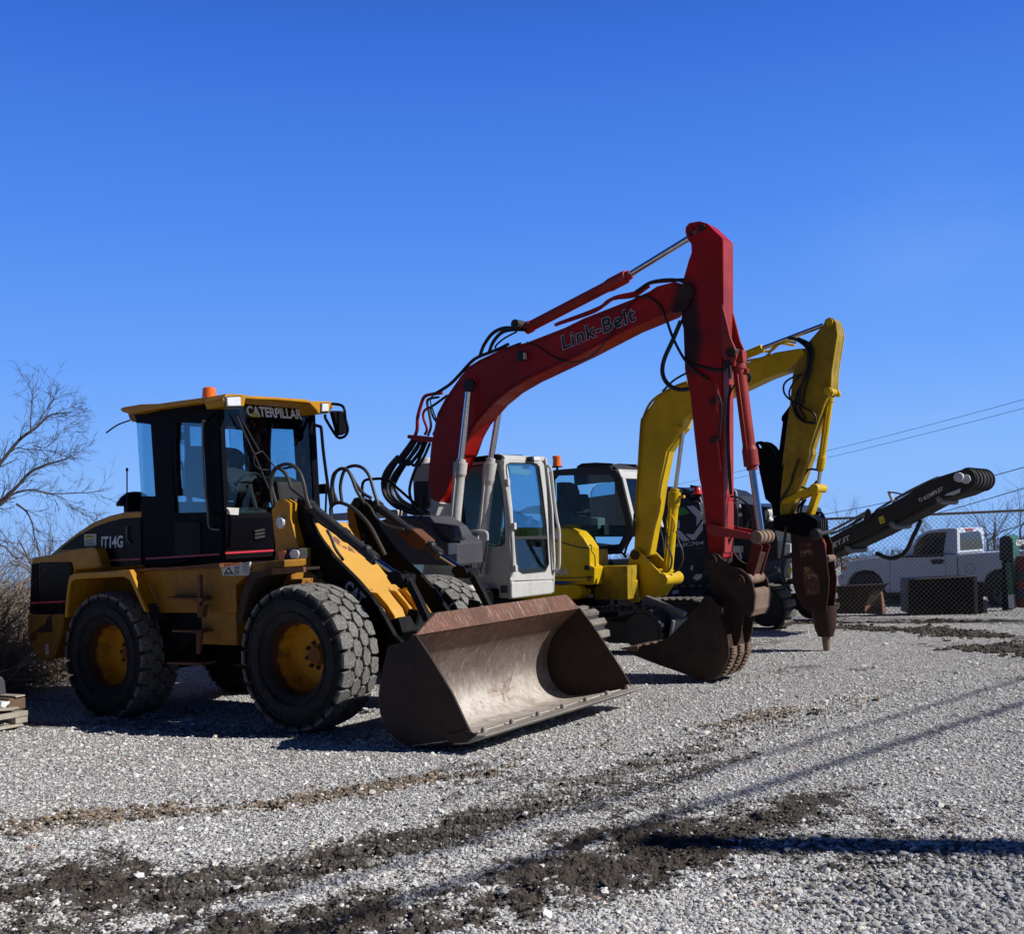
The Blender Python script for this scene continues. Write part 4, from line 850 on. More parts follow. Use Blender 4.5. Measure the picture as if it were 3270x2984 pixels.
yb = mixS(YX, [-.14, 'H', (995, 1240), (1010, 900), (1028, 500), (1040, 300), (1060, 0), 'G', (832, 1740), (900, 1642), (1000, 1572), (1170, 1482), 'I', (700, 495), (1000, 385), (1200, 352), (1280, 345), (1310, 400), .14, (1172, 590), (1000, 650), (740, 772), (590, 842), (190, 1040), 'H', (1550, 60), (1490, 140), (1395, 290), (1330, 600), (1290, 870), (1250, 1050), (1210, 1290), -.14, (1100, 1320), (1000, 1330)])
yboom = MB().prism(yb, -.14, .14).build('boom', M['yel'], yel, .012)
ys = mixS(YX, [-.14, 'I', (1330, 275), (1470, 115), (1488, 62), (1530, 40), (1570, 55), (1592, 95), (1607, 215), (1552, 580), (1546, 740), (1480, 890), (1400, 1120), (1335, 1330), 'O', (1085, 330), (900, 850), (780, 1225), (645, 1230), (655, 900), (705, 430), 'I', (1062, 1500), (1140, 900), (1172, 590), (1240, 420)])
seam(yboom, yb, 1, 12, -.14, .025, 'yel', .005)
ystick = MB().prism(ys, -.14, .14).build('stick', M['yelold'], yel, .01)
ye = mixS(YX, [-.14, 'I', (1600, 120), (1612, 215), (1556, 580), (1550, 760), (1535, 760), (1542, 580), (1598, 215), (1585, 120)])
for b in (-.15, .13): MB().prism(ye, b, b+.02).build('stick_flange', M['yel'], ystick, .004)
for b in (-.15, .13): MB().prism(mixS(YX, [-.14, 'I', (1480, 740), (1500, 728), (1560, 740), (1575, 780), (1560, 810), (1490, 800)]), b-.02, b+.04).build('cylinder_lug', M['yel'], ystick, .006)
def ypin(par, mt, b0, b1, z, x, y, r, bp=None):
    c = YX.p(bp if bp is not None else b0, z, x, y); return MB().cyl((c.x, b0, c.z), (c.x, b1, c.z), r).build('pivot_pin', M[mt], par, .006)
ypin(yboom, 'yel', -.17, .17, 'I', 1245, 388, .05); ypin(ystick, 'yel', -.17, .17, 'I', 1525, 85, .05); ypin(yboom, 'yel', -.17, .17, 'I', 30, 1125, .055); ypin(ystick, 'yel', -.19, .19, 'I', 1508, 762, .05)
jack('arm_cylinder', YX, yel, 0, 'I', (250, 600), 'I', (875, 345), .06, 'I', (1470, 118), .032, 'yel', False)
jack('bucket_cylinder', YX, yel, 0, 'I', (1535, 835), 'I', (1440, 1530), .048, 'I', (1418, 1700), .026, 'yel')
jack('boom_cylinder', YX, yel, .0, 'H', (1325, 1480), 'H', (1395, 680), .075, 'H', (1475, 90), .032, 'yel')
MB().prism(mixS(YX, [.0, 'H', (1435, 715), (1490, 712), (1490, 740), (1435, 742)]), -.03, .03).build('port_block', M['yel'], yel, .004)
# thumb
th_o = YX.S(-.1, ['O', (284, 170), (300, 142), (360, 133), (430, 150), (500, 205), (560, 290), (600, 390), (640, 600), (645, 1240), (545, 1240), (520, 1060), (430, 985), (390, 800), (340, 560), (305, 360), (284, 250)])
th_h = [YX.S(-.1, ['O', (318, 178), (345, 185), (385, 225), (410, 300), (400, 305), (375, 285), (365, 245), (335, 225)]), YX.S(-.1, ['O', (437, 450), (470, 520), (522, 650), (524, 700), (500, 718), (468, 620)])]
MB().holed(th_o, th_h, -.1, -.06).holed(th_o, th_h, .12, .16).build('thumb', M['black'], yel, .004)
MB().prism(YX.S(-.1, ['O', (410, 370), (470, 385), (560, 620), (590, 700), (590, 850), (560, 860), (500, 700), (450, 520)]), -.0, .03).build('thumb_web', M['steelgrey'], yel, .004)
P('thumb_bar', 'black', -.1, .12, ['I', (1140, 905), (1062, 1010), (1056, 1045), (1070, 1070), (1020, 1450), (1035, 1840), (1055, 1840), (1100, 1300), (1145, 960)], .008)
# linkage
ly = mixS(YX, [-.17, 'O', (660, 1000), (780, 950), (1110, 790), (1170, 780), (1180, 880), (1090, 900), (960, 960), (760, 1050), (680, 1060)])
for b in (-.17, .14): MB().prism(ly, b, b+.03).build('link_plate', M['yel'], yel, .006)
c = YX.p(0, 'O', 1215, 830); MB().cyl((c.x, -.2, c.z), (c.x, .2, c.z), .062).build('link_roller', M['yel'], yel, .008)
l2 = mixS(YX, [0, 'O', (1160, 880), (1250, 890), (1130, 1230), (1040, 1230)])
MB().prism(l2, -.09, .09).build('link_bar', M['yel'], yel, .012)
# quick coupler
qc = YX.S(-.2, ['O', (545, 1260), (640, 1225), (860, 1200), (935, 1182), (1000, 1180), (1060, 1215), (1190, 1290), (1210, 1400), (1200, 1530), (1000, 1540), (780, 1490), (545, 1440)])
MB().prism(qc, -.2, .18).build('quick_coupler', M['black'], yel, .012)
qe = YX.S(.18, ['O', (1130, 1300), (1135, 1190), (1225, 1168), (1270, 1190), (1300, 1250), (1330, 1310), (1345, 1530), (1250, 1540)])
hc = YX.p(.18, 'O', 1228, 1215); MB().holed(qe, [[(hc.x+.022*math.cos(t), hc.z+.022*math.sin(t)) for t in np.linspace(0, 2*math.pi, 11)[:-1]]], .18, .22).build('lifting_ear', M['black'], yel, .004)
a_ = YX.p(-.2, 'O', 1200, 1400).x
g = MB()
for k in range(4): g.box(a_-.01, a_+.03, -.14+k*.09, -.11+k*.09, YX.p(-.2, 'O', 1200, 1500).z, YX.p(-.2, 'O', 1200, 1310).z)
g.build('coupler_ribs', M['cyl'], yel, .004)
c = YX.p(-.22, 'N', 332, 505); MB().lathe((c.x, -.2, c.z), [(0, -.03), (.06, -.03), (.085, 0), (.085, .03)], 24).build('pivot_pin', M['cyl'], yel)
MB().cyl((c.x+.04, -.19, c.z+.0), (c.x+.1, .2, c.z+.02), .03).build('coupler_bar', M['cyl'], yel)
# breaker
hp = YX.S(-.17, ['N', (62, 410), (200, 395), (310, 400), (395, 530), (430, 610), (450, 760), (462, 880), (476, 965), (470, 1100), (447, 1290), (320, 1325), (250, 1300), (190, 1240), (130, 1120), (95, 1000), (85, 600)])
brk = MB().prism(hp, -.17, -.14).build('breaker_housing', M['hammer'], yel, .008)
MB().prism(hp, .14, .17).build('side_plate', M['hammer'], brk, .008)
MB().prism(YX.S(-.1, ['N', (110, 430), (330, 440), (395, 620), (400, 1100), (380, 1300), (330, 1330), (240, 1280), (150, 1120), (110, 800)]), -.13, .13).build('breaker_core', M['hammerin'], brk, .02)
c = YX.p(-.1, 'N', 455, 760); MB().cyl((c.x, -.14, c.z), (c.x, .14, c.z), .05).build('spacer_bar', M['tan'], brk, .008)
ax_ = YX.p(0, 'N', 430, 1340)
nz = [YX.p(0, 'N', 430, y).z for y in (1300, 1340, 1480, 1560, 1720)]
xb = YX.p(0, 'N', 452, 1715).x; xt = YX.p(0, 'N', 425, 1320).x
m = MB(); m.lathe((xt, 0, 0), [(.17, nz[0]+.08), (.165, nz[1]), (.14, nz[2]), (.10, nz[3]), (.04, nz[3]-.005)], 28, 'c'); m.build('breaker_nose', M['hammer'], brk)
MB().cyl((xt+.0, 0, nz[3]+.02), (xb, 0, -.03), .058, .042).build('chisel', M['tan'], brk, .004)
text('NPK', 'lettering', M['tan'], brk, YX.p(-.175, 'N', 182, 716), YX.p(-.175, 'N', 310, 712), YX.p(-.175, 'N', 182, 672), 0, 0, .03)
lb_ = MB()
for (x0, y0, x1, y1) in ((170, 660, 315, 668), (176, 728, 318, 740), (165, 600, 300, 640)): lb_.prism(YX.S(-.173, ['N', (x0, y0), (x1, y0-4), (x1, y1-4), (x0, y1)]), -.173, -.17)
def flake_mat():
    t = NT('flaking_sticker'); n = t.noise(22, 6, .7); c = t.mix(t.ramp(n, .56, .60), (.07, .02, .013), (.26, .19, .12)); c = t.mix(t.ramp(t.noise(9, 4), .58, .66), c, (.22, .15, .04)); t.n; return t.fin(c, .7)
M['flake'] = flake_mat(); lb_.build('worn_decal', M['flake'], brk)
P('worn_decal', 'flake', -.174, -.17, ['N', (208, 845), (290, 840), (330, 900), (375, 930), (385, 1110), (300, 1140), (235, 1135), (215, 980)], 0, brk)
# hoses
for nm, mt, r_, b, spec in [
    ('hydraulic_hose', 'hoseblack', .018, -.17, ['I', (1120, 240), (1200, 250), (1300, 310), (1350, 400), (1330, 550), (1270, 680), (1210, 800), (1200, 950), (1280, 1060), (1400, 1080)]),
    ('hydraulic_hose', 'hoseblack', .018, -.19, ['I', (1130, 250), (1220, 270), (1310, 350), (1320, 480), (1280, 640), (1240, 780), (1240, 930), (1300, 1040)]),
    ('hydraulic_hose', 'hoseblack', .018, -.18, ['I', (1220, 245), (1330, 300), (1370, 400), (1340, 580), (1290, 760), (1270, 900)]),
    ('hydraulic_hose', 'hoseblack', .014, -.2, ['I', (1260, 600), (1150, 640), (1085, 700), (1090, 790), (1160, 860), (1290, 930), (1380, 990), (1400, 1060)]),
    ('hydraulic_hose', 'hoseblack', .013, -.2, ['I', (1250, 610), (1180, 680), (1135, 780), (1160, 870), (1200, 1000), (1280, 1070)]),
    ('boom_pipe', 'yel', .018, -.1, ['I', (710, 470), (900, 430), (980, 340), (1100, 280), (1200, 290)]),
    ('boom_pipe', 'yel', .018, .05, ['I', (710, 430), (850, 380), (960, 370), (1050, 300), (1190, 320)]),
    ('boom_pipe', 'yelold', .02, -.16, ['H', (1040, 480), (1050, 280), (1070, 0), 'G', (800, 1800), (850, 1690), (920, 1620), (1060, 1540), (1170, 1500)]),
    ('hydraulic_hose', 'hoseblack', .016, -.12, ['G', (960, 1580), (1050, 1490), (1150, 1430), (1250, 1380)]),
    ('boom_pipe', 'yelold', .014, -.16, ['H', (1000, 900), (1035, 500), (1045, 300)]),
    ('hydraulic_hose', 'hoseblack', .018, -.18, ['H', (1000, 900), (985, 1050), (900, 1180), (870, 1260), (920, 1320)]),
    ('hydraulic_hose', 'hoseblack', .018, -.2, ['H', (1005, 960), (990, 1080), (930, 1200), (900, 1300)]),
    ('hydraulic_hose', 'hoseblack', .015, -.03, ['O', (1190, 555), (1080, 550), (1020, 610), (980, 680), (930, 740), (950, 800), (1040, 835)]),
    ('hydraulic_hose', 'hoseblack', .015, .0, ['O', (1190, 720), (1150, 770), (1110, 810)]),
    ('hydraulic_hose', 'hoseblack', .015, .0, ['O', (1000, 1000), (930, 1090), (900, 1180)]), ('hydraulic_hose', 'hoseblack', .015, .0, ['O', (1030, 990), (970, 1090), (950, 1180)]),
    ('hydraulic_hose', 'hoseblack', .016, -.17, ['O', (930, 400), (850, 620), (800, 780), (700, 950), (640, 1050)]),
    ('hydraulic_hose', 'hoseblack', .02, -.25, ['J', (1080, 480), (1065, 600), (1045, 750), (1050, 880), (1080, 980), (1125, 1022)]),
    ('boom_pipe', 'yel', .014, -.1, ['H', (1320, 1040), (1322, 940), (1345, 912), (1375, 930), (1395, 1000), (1380, 1080)]),
    ('hydraulic_hose', 'hose', .014, -.12, ['H', (1318, 1070), (1320, 1180), (1350, 1270), (1368, 1340), (1350, 1430), (1290, 1480)]),
    ('hydraulic_hose', 'hose', .014, -.05, ['H', (1410, 1060), (1430, 1160), (1468, 1260), (1470, 1360), (1430, 1440), (1380, 1470)]),
    ('stick_pipe', 'yel', .016, .05, ['I', (1490, 880), (1490, 960), (1460, 1080), (1400, 1200), (1300, 1500), (1260, 1700)]),
]: HS(nm, mt, r_, b, spec)
# swing bracket and house
br = YX.S(-.24, ['H', (932, 1420), (945, 1310), (960, 1260), (990, 1235), (1030, 1238), (1065, 1275), (1260, 1480), (1272, 1535), (1245, 1620), (1175, 1718), (1050, 1735), (1052, 1600), (1040, 1480), (1010, 1430)])
for b in (-.24, .2): MB().prism(br, b, b+.04).build('swing_bracket', M['yel'], yel, .01)
MB().prism(YX.S(-.24, ['H', (1150, 1440), (1240, 1500), (1272, 1535), (1245, 1620), (1175, 1718), (1060, 1730), (1060, 1560)]), -.2, .2).build('bracket_web', M['yel'], yel, .02)
c = YX.p(-.24, 'H', 1270, 1540); MB().cyl((c.x, -.26, c.z), (c.x, .3, c.z), .10).build('pivot_pin', M['yel'], yel, .02)
ypin(yel, 'darkrust', -.27, .25, 'H', 998, 1300, .07)
by = -.85
ecv = P('engine_cover', 'yel', by, by+.28, ['H', (-300, 1030), (200, 1035), (360, 1040), (440, 1068), (500, 1130), (562, 1228), (562, 1400), (610, 1420), (605, 1590), (-300, 1590)], .018)
HS('panel_gap', 'rubber', .008, by-.002, ['H', (190, 1148), (300, 1178), (420, 1212), (480, 1226), (562, 1230)], ecv)
HS('panel_gap', 'rubber', .006, by-.002, ['H', (210, 1518), (400, 1520), (604, 1512)], ecv)
HS('handrail', 'yel', .014, by-.03, ['H', (560, 1206), (580, 1206), (584, 1260), (612, 1300), (618, 1412)], ecv)
for k in range(4): P('vent_slot', 'rubber', by-.008, by, ['H', (536, 1508+k*13), (572, 1506+k*13), (572, 1512+k*13), (536, 1514+k*13)], 0, ecv)
MB().box(-6.2, -3.2, by+.1, .9, .95, 1.32).build('deck', M['black'], yel, .02)
MB().box(-3.2, -2.7, -.5, -.1, .9, 1.2).build('deck', M['black'], yel, .02)
P('skirt', 'yel', by-.04, by+.4, ['H', (-300, 1600), (420, 1590), (470, 1610), (480, 1680), (440, 1735), (-300, 1735)], .03)
P('skirt', 'yelold', -.6, -.25, ['H', (470, 1410), (930, 1405), (935, 1735), (480, 1735)], .01)
ax2 = YX.p(-.62, 'H', 600, 1300).x
MB().prism(YX.T(ax2, ['H', (598, 1240), (740, 1235), (750, 1410), (622, 1416)]), ax2-.3, ax2, 'a').build('tool_box', M['yel'], yel, .015)
P('blue_stripe', 'bluestripe' if 'bluestripe' in M else 'slate', by-.047, by-.04, ['H', (205, 1552), (470, 1560), (300, 1582), (205, 1586)], 0)
text('RA', 'lettering', M['catletter'], yel, YX.p(by-.006, 'H', 232, 1498), YX.p(by-.006, 'H', 352, 1492), YX.p(by-.006, 'H', 238, 1428), 0, .1, .03)
P('small_label', 'label', by-.01, by, ['H', (222, 1065), (292, 1075), (280, 1145), (215, 1130)])
P('small_label', 'label', -.61, -.6, ['H', (538, 1685), (595, 1683), (596, 1715), (540, 1718)])
P('door_latch', 'rubber', by-.02, by+.01, ['H', (505, 1402), (556, 1400), (558, 1446), (507, 1448)], .008)
c0 = YX.p(-.4, 'H', 720, 1665); c1 = YX.p(-.4, 'H', 965, 1660); m = MB(); m.cyl(c0, c1, .035); m.build('swing_cylinder_rod', M['chrome'], yel)
MB().cyl(YX.p(-.4, 'H', 620, 1668), c0, .06).build('swing_cylinder', M['yelold'], yel, .008)
c = YX.p(-.32, 'H', 1000, 1650); MB().cyl((c.x, c.y, c.z-.16), (c.x, c.y, c.z+.16), .07).build('swing_pin', M['yel'], yel, .01)
# cab
bc0, bc1 = .15, 1.15
co_ = YX.S(bc0, ['H', (132, 1040), (132, 520), (150, 490), (220, 463), (450, 445), (760, 455), (830, 478), (870, 530), (930, 780), (992, 1040), (960, 1120), (850, 1290), (560, 1290)])
ci_ = YX.S(bc0, ['H', (212, 1030), (205, 560), (240, 520), (740, 508), (785, 535), (850, 760), (922, 1040), (850, 1190), (570, 1225), (480, 1100), (250, 1040)])
yc = MB().holed(co_, [ci_], bc0, bc0+.07)
fa2 = YX.S(bc1, ['H', (245, 590), (300, 583), (380, 586), (440, 612), (465, 665), (470, 1000), (250, 1000)]); fb2 = YX.S(bc1, ['H', (578, 690), (600, 640), (650, 605), (740, 588), (812, 580), (822, 1000), (572, 1000)])
xo = [p[0] for p in co_]; zo = [p[1] for p in co_]
yc.holed([(min(xo), 1.2), (min(xo), max(zo)-.02), (max(xo)-.25, max(zo)-.02), (max(xo), 1.6), (max(xo), 1.2)], [fa2, fb2], bc1-.03, bc1)
yc.box(min(xo), min(xo)+.05, bc0+.03, bc1, 1.2, 1.7); yc.box(min(xo)+.05, max(xo)-.35, bc0+.03, bc1, max(zo)-.06, max(zo)-.02)
ycab = yc.build('cab_frame', M['cabgrey'], yel, .02)
pa = YX.S(bc0, ['H', (870, 530), (992, 1040)])
fw_ = MB()
for b0, b1 in ((bc0+.0, bc0+.1), (bc1-.08, bc1)): fw_.hexa([(pa[1][0]-.03, b0, pa[1][1]), (pa[1][0]+.02, b0, pa[1][1]), (pa[0][0]+.02, b0, pa[0][1]), (pa[0][0]-.03, b0, pa[0][1]), (pa[1][0]-.03, b1, pa[1][1]), (pa[1][0]+.02, b1, pa[1][1]), (pa[0][0]+.02, b1, pa[0][1]), (pa[0][0]-.03, b1, pa[0][1])])
fw_.hexa([(pa[0][0]-.03, bc0, pa[0][1]-.03), (pa[0][0]+.02, bc0, pa[0][1]-.03), (pa[0][0]-.04, bc0, pa[0][1]+.12), (pa[0][0]-.1, bc0, pa[0][1]+.12), (pa[0][0]-.03, bc1, pa[0][1]-.03), (pa[0][0]+.02, bc1, pa[0][1]-.03), (pa[0][0]-.04, bc1, pa[0][1]+.12), (pa[0][0]-.1, bc1, pa[0][1]+.12)])
fw_.build('front_frame', M['palewhite'], ycab, .01)
MB().add([(pa[1][0], bc0+.05, pa[1][1]), (pa[1][0], bc1-.05, pa[1][1]), (pa[0][0], bc1-.05, pa[0][1]), (pa[0][0], bc0+.05, pa[0][1])], [(0, 1, 2, 3)]).build('windscreen', M['glass'], ycab)
MB().prism(ci_, bc0+.03, bc0+.036).build('side_window', M['glass'], ycab)
MB().prism(fa2, bc1-.02, bc1-.014).build('side_window', M['glass'], ycab); MB().prism(fb2, bc1-.02, bc1-.014).build('side_window', M['glass'], ycab)
rk = MB(); ro_ = YX.S(bc0+.1, ['H', (430, 445), (440, 425), (480, 400), (620, 391), (770, 398), (800, 430), (860, 470), (820, 480), (760, 455)])
rk.prism(ro_, bc0+.1, bc0+.16); rk.prism(ro_, bc1-.1, bc1-.04)
for k in range(9):
    t = k/8; x0 = ro_[3][0]+(ro_[6][0]-ro_[3][0])*t; z0 = ro_[4][1]+(ro_[6][1]-ro_[4][1])*max(0, (t-.3)/.7); rk.box(x0, x0+.035, bc0+.12, bc1-.06, z0-.03, z0)
rk.build('roof_guard', M['rubber'], ycab, .004)
c = YX.p(bc0+.1, 'H', 242, 430)
MB().lathe((c.x, c.y, c.z), [(0, .17), (.06, .17), (.07, .155), (.064, .1), (.072, .02), (.075, 0), (0, 0)], 28, 'c').build('beacon', M['orangelens'], yel)
MB().lathe((c.x, c.y, c.z), [(0, 0), (.09, 0), (.085, -.015), (.02, -.02), (.02, -.1), (.0, -.1)], 24, 'c').build('beacon_stem', M['rubber'], yel)
st2 = MB(); sx0 = min(xo); st2.prism([(sx0+.35, 1.4), (sx0+.85, 1.4), (sx0+.85, 1.55), (sx0+.5, 1.6), (sx0+.42, 2.15), (sx0+.3, 2.15)], .45, .9); st2.prism([(sx0+.33, 2.15), (sx0+.45, 2.15), (sx0+.47, 2.4), (sx0+.36, 2.4)], .55, .8); st2.build('seat', M['seat'], ycab, .04)
m = MB().prism(YX.S(.4, ['H', (395, 940), (550, 925), (655, 935), (660, 1040), (550, 1110), (400, 1080)]), .35, .6).build('console', M['interior2'] if 'interior2' in M else M['slate'], ycab, .02)
m = MB(); c = YX.p(.5, 'H', 690, 1040); m.box(c.x-.05, c.x+.05, .45, .6, c.z-.1, c.z+.06); m.tube([(c.x-.2, .5, 1.5), (c.x-.17, .5, 1.95)], .012, 6); m.build('control_levers', M['rubber'], ycab)
MB().box(-4.9, -3.2, -.6, .6, .45, 1.05).build('turntable', M['black'], yel, .03)
track(YX, yel, -4.9, -1.98, -1.0, -.62, .66, 'trackrub' if 'trackrub' in M else 'track', .12, .03, .6); track(YX, yel, -4.9, -1.98, .62, 1.0, .66, 'track', .12, .03, .6)
ar0 = YX.p(-.5, 'M', 800, 215); ar1 = YX.p(-.5, 'M', 1190, 385)
for b in (-.5,): MB().bar((ar0.x, b, ar0.z), (ar1.x, b, ar1.z), .16, .14).build('blade_arm', M['steelgrey'], yel, .01)
ab = YX.p(-.5, 'M', 1210, 400); MB().prism([(ab.x, .05), (ab.x+.03, .05), (ab.x-.02, .25), (ab.x+.03, .48), (ab.x, .5), (ab.x-.06, .28)], -.95, .95).build('dozer_blade', M['steelgrey'], yel, .008)
# ================================================================== CRUSHER WITH CONVEYOR
M['anthra'] = paint('anthracite_paint', (.020, .022, .028), .35, .25, (.05, .048, .045), 0, spec=.35)
M['anthra2'] = paint('lighter_anthracite_paint', (.045, .05, .065), .35, .2, (.06, .055, .05), 0)
M['belt'] = paint('conveyor_belt_rubber', (.028, .028, .03), .75, .7, (.10, .09, .08), 0)
M['logogrey'] = plain('grey_decal', (.55, .57, .64), .45)
M['green'] = plain('green_decal', (.05, .30, .02), .5)
_f = Vector((.77, -.638, 0)).normalized(); CR = Fr((3.45, 19.6, -.05), _f, Vector((-_f.y, _f.x, 0)))
cru = thing('stone_crusher', CR, 'dark grey tracked stone crusher whose long conveyor rises to the right', 'crusher')
P, PT, HS = mpart(CR, cru)
P('side_cover', 'anthra', 0, .35, ['R', (-350, 330), (-100, 60), (160, 45), (345, 60), (560, 235), (700, 290), (748, 480), (790, 800), (832, 1180), (500, 1212), (280, 1195), (-350, 1150)], .03)
P('hopper', 'anthra', .1, 2.2, ['R', (-350, 200), (-300, 40), (350, 35), (560, 80), (700, 180), (760, 330), (760, 900), (-350, 900)], .02)
P('feed_hopper', 'anthra2', .35, 2.0, ['E', (1525, 728), (1640, 672), (1770, 652), 'H', (240, 776), (820, 697), (1060, 662), (1330, 630), (1330, 1120), (240, 1120), (80, 900), 'E', (1700, 742), (1560, 738)], .02)
P('hopper_flap', 'anthra2', .05, .1, ['R', (385, 84), (520, 70), (640, 205), (560, 232)], .004)
P('hopper_flap', 'anthra2', .6, .66, ['R', (538, 60), (545, -5), (700, 22), (740, 150), (600, 160)], .004)
P('hopper_flap', 'anthra2', .3, .34, ['R', (-60, 60), (150, 20), (345, 40), (350, 80), (-60, 100)], .004)
lp = [(['R', (485, 355), (605, 345), (742, 472), (742, 565), (648, 686), (655, 540)], 'logogrey'), (['R', (755, 600), (757, 748), (632, 914), (575, 925), (468, 820), (600, 826)], 'logogrey'),
      (['R', (370, 760), (540, 930), (425, 945), (330, 850), (330, 740)], 'logogrey'), (['R', (290, 560), (370, 600), (365, 740), (300, 700)], 'logogrey'), (['R', (365, 385), (440, 370), (545, 470), (365, 512), (300, 440)], 'green')]
for s_, mt in lp: P('logo_piece', mt, -.006, 0, s_)
text('K-JC704', 'lettering', M['catletter'], cru, CR.p(-.006, 'R', 296, 1062), CR.p(-.006, 'R', 778, 1018), CR.p(-.006, 'R', 290, 982), 0, 0, .02)
text('JAW CRUSHER', 'lettering', M['green'], cru, CR.p(-.006, 'R', 640, 1082), CR.p(-.006, 'R', 780, 1068), CR.p(-.006, 'R', 640, 1064), 0, 0, .01)
c = CR.p(.1, 'R', 667, 130); MB().lathe((c.x, c.y, c.z), [(0, .1), (.05, .1), (.07, .07), (.08, 0), (.11, -.01), (.11, -.03), (0, -.03)], 24, 'c').build('beacon', plain('red_beacon', (.6, .03, .01), .3), cru)
P('chassis', 'anthra', .05, 2.2, ['R', (-350, 1150), (870, 1170), (1300, 1300), (1300, 2100), (-350, 2200)], .02)
P('engine_box', 'anthra', .1, 2.1, ['J', (560, 285), (700, 285), (830, 300), (955, 322), (985, 480), (1010, 600), (1010, 760), (560, 760)], .03)
P('radiator_panel', 'anthra2', .06, .1, ['J', (624, 282), (690, 288), (712, 400), (720, 480), (626, 470)], .01)
for (x, y) in ((685, 310), (697, 380)): 
    c = CR.p(.06, 'J', x, y); MB().lathe(c, [(0, -.03), (.03, -.02), (.035, 0)], 12).build('bolt', M['lens'], cru)
P('control_box', 'palewhite', -.1, .1, ['J', (985, 520), (1060, 490), (1130, 520), (1110, 560), (990, 560)], .01)
P('control_box', 'palewhite', -.1, .05, ['J', (630, 640), (690, 640), (688, 700), (640, 700), (625, 680)], .02)
P('control_box', 'catletter', -.12, -.02, ['J', (1060, 620), (1115, 625), (1112, 700), (1030, 700)], .01)
P('filter', 'palewhite', -.1, .05, ['J', (895, 350), (925, 330), (940, 360), (930, 400), (955, 430), (930, 440), (900, 420)], .02)
P('guard_plate', 'palewhite', -.1, -.07, ['R', (585, 1560), (640, 1500), (745, 1490), (725, 1565), (655, 1606)], .004)
P('guard_plate', 'anthra2', -.1, -.07, ['J', (265, 1070), (285, 1020), (380, 1005), (388, 1085), (265, 1085)], .004)
P('small_label', 'logogrey', -.1, -.09, ['R', (250, 1775), (352, 1757), (350, 1820), (250, 1835)])
mbx = MB()
for (p0, p1) in (((400, 860), (980, 1060)), ((620, 980), (1010, 840)), ((640, 790), (860, 870))):
    mbx.bar(CR.p(.0, 'J', *p0), CR.p(.0, 'J', *p1), .1, .14)
mbx.build('frame_beam', M['anthra2'], cru, .01)
for i, spec in enumerate([['J', (640, 180), (660, 260), (668, 330)], ['J', (620, 180), (655, 185), (665, 250)], ['J', (740, 500), (760, 440), (800, 410), (860, 380)], ['J', (880, 480), (920, 430), (935, 380)], ['J', (620, 700), (680, 770), (715, 810)], ['J', (690, 690), (700, 750)], ['R', (590, 1350), (570, 1390), (585, 1430)]]):
    HS('hydraulic_pipe', 'catletter' if i in (4, 5, 6, 1) else 'hose', .018, -.12, spec)
P('danger_label', 'labelyel', -.13, -.12, ['J', (1090, 830), (1118, 810), (1125, 870), (1095, 880)])
stp = CR.p(-.5, 'M', 1390, 195); stq = CR.p(-.5, 'M', 950, 215)
MB().box(stq.x-.3, stp.x, -.55, .3, stp.z-.07, stp.z).build('step_platform', M['steelgrey'], cru, .01)
tr_m = MB()
for k in range(9):
    x = stq.x-.2+(stp.x-stq.x+.2)*k/8; tr_m.box(x-.04, x+.02, -.565, -.552, stp.z-.06, stp.z-.015)
tr_m.build('tread_grip', M['tan'], cru, .006)
track(CR, cru, -2.2, CR.p(.1, 'J', 1090, 1180).x, .0, .35, .75, 'track', .17, .05, .8)
track(CR, cru, -2.2, CR.p(.1, 'J', 1090, 1180).x, 1.75, 2.1, .75, 'track', .17, .05, .8)
# conveyor
beam = P('conveyor_beam', 'anthra', .1, .14, ['J', (980, 760), 'K', (60, 930), (160, 890), (335, 795), (445, 738), (540, 665), (700, 590), (855, 500), (1000, 415), (1130, 348), (1340, 282), (1395, 276), (1440, 300), (1462, 360), (1450, 420), (1410, 470), (1330, 500), (1250, 515), (1160, 520), (900, 650), (560, 835), (200, 1008), (60, 1060)], .006)
bb1 = .95
MB().prism(CR.S(.1, ['J', (980, 760), 'K', (60, 930), (160, 890), (445, 738), (700, 590), (1130, 348), (1340, 290), (1395, 284), (1435, 305), (1452, 360), (1440, 415), (1400, 462), (1160, 512), (560, 826), (200, 1000)]), bb1-.04, bb1).build('conveyor_beam', M['anthra'], cru, .006)
MB().prism(CR.S(.15, ['K', (60, 940), (700, 620), (1330, 300), (1390, 286), (1440, 310), (1458, 360), (1445, 430), (1400, 480), (1330, 512), (1160, 560), (900, 700), (560, 880), (200, 1050), (60, 1100)]), .18, bb1-.06).build('conveyor_belt', M['belt'], cru, .03)
hd = CR.p(.14, 'K', 1385, 370)
dr_ = MB(); dr_.lathe((hd.x, 0, hd.z), [(.0, .13), (.15, .14), (.158, .2), (.162, .5), (.158, .9), (.15, .97), (0, .98)], 40)
dr_.build('head_drum', M['belt'], cru)
for k in range(5): 
    b = .2+k*.17; MB().lathe((hd.x, b, hd.z), [(.155, 0), (.18, .012), (.18, .035), (.155, .045)], 40).build('drum_cleat', M['rubber'], cru)
mt_ = MB(); c = CR.p(.1, 'K', 1325, 355); mt_.cyl((c.x, -.02, c.z), (c.x, .12, c.z), .075, n=8); mt_.cyl((hd.x, .05, hd.z), (hd.x, .12, hd.z), .07); mt_.build('drum_motor', M['catletter'], cru, .008)
c = CR.p(.1, 'K', 1290, 520); MB().prism(CR.S(.1, ['K', (1205, 500), (1325, 455), (1320, 490), (1260, 515), (1180, 520)]), .08, .1).build('bracket', M['catletter'], cru, .004)
P('danger_label', 'labelyel', .09, .1, ['K', (577, 718), (622, 698), (642, 760), (597, 780)])
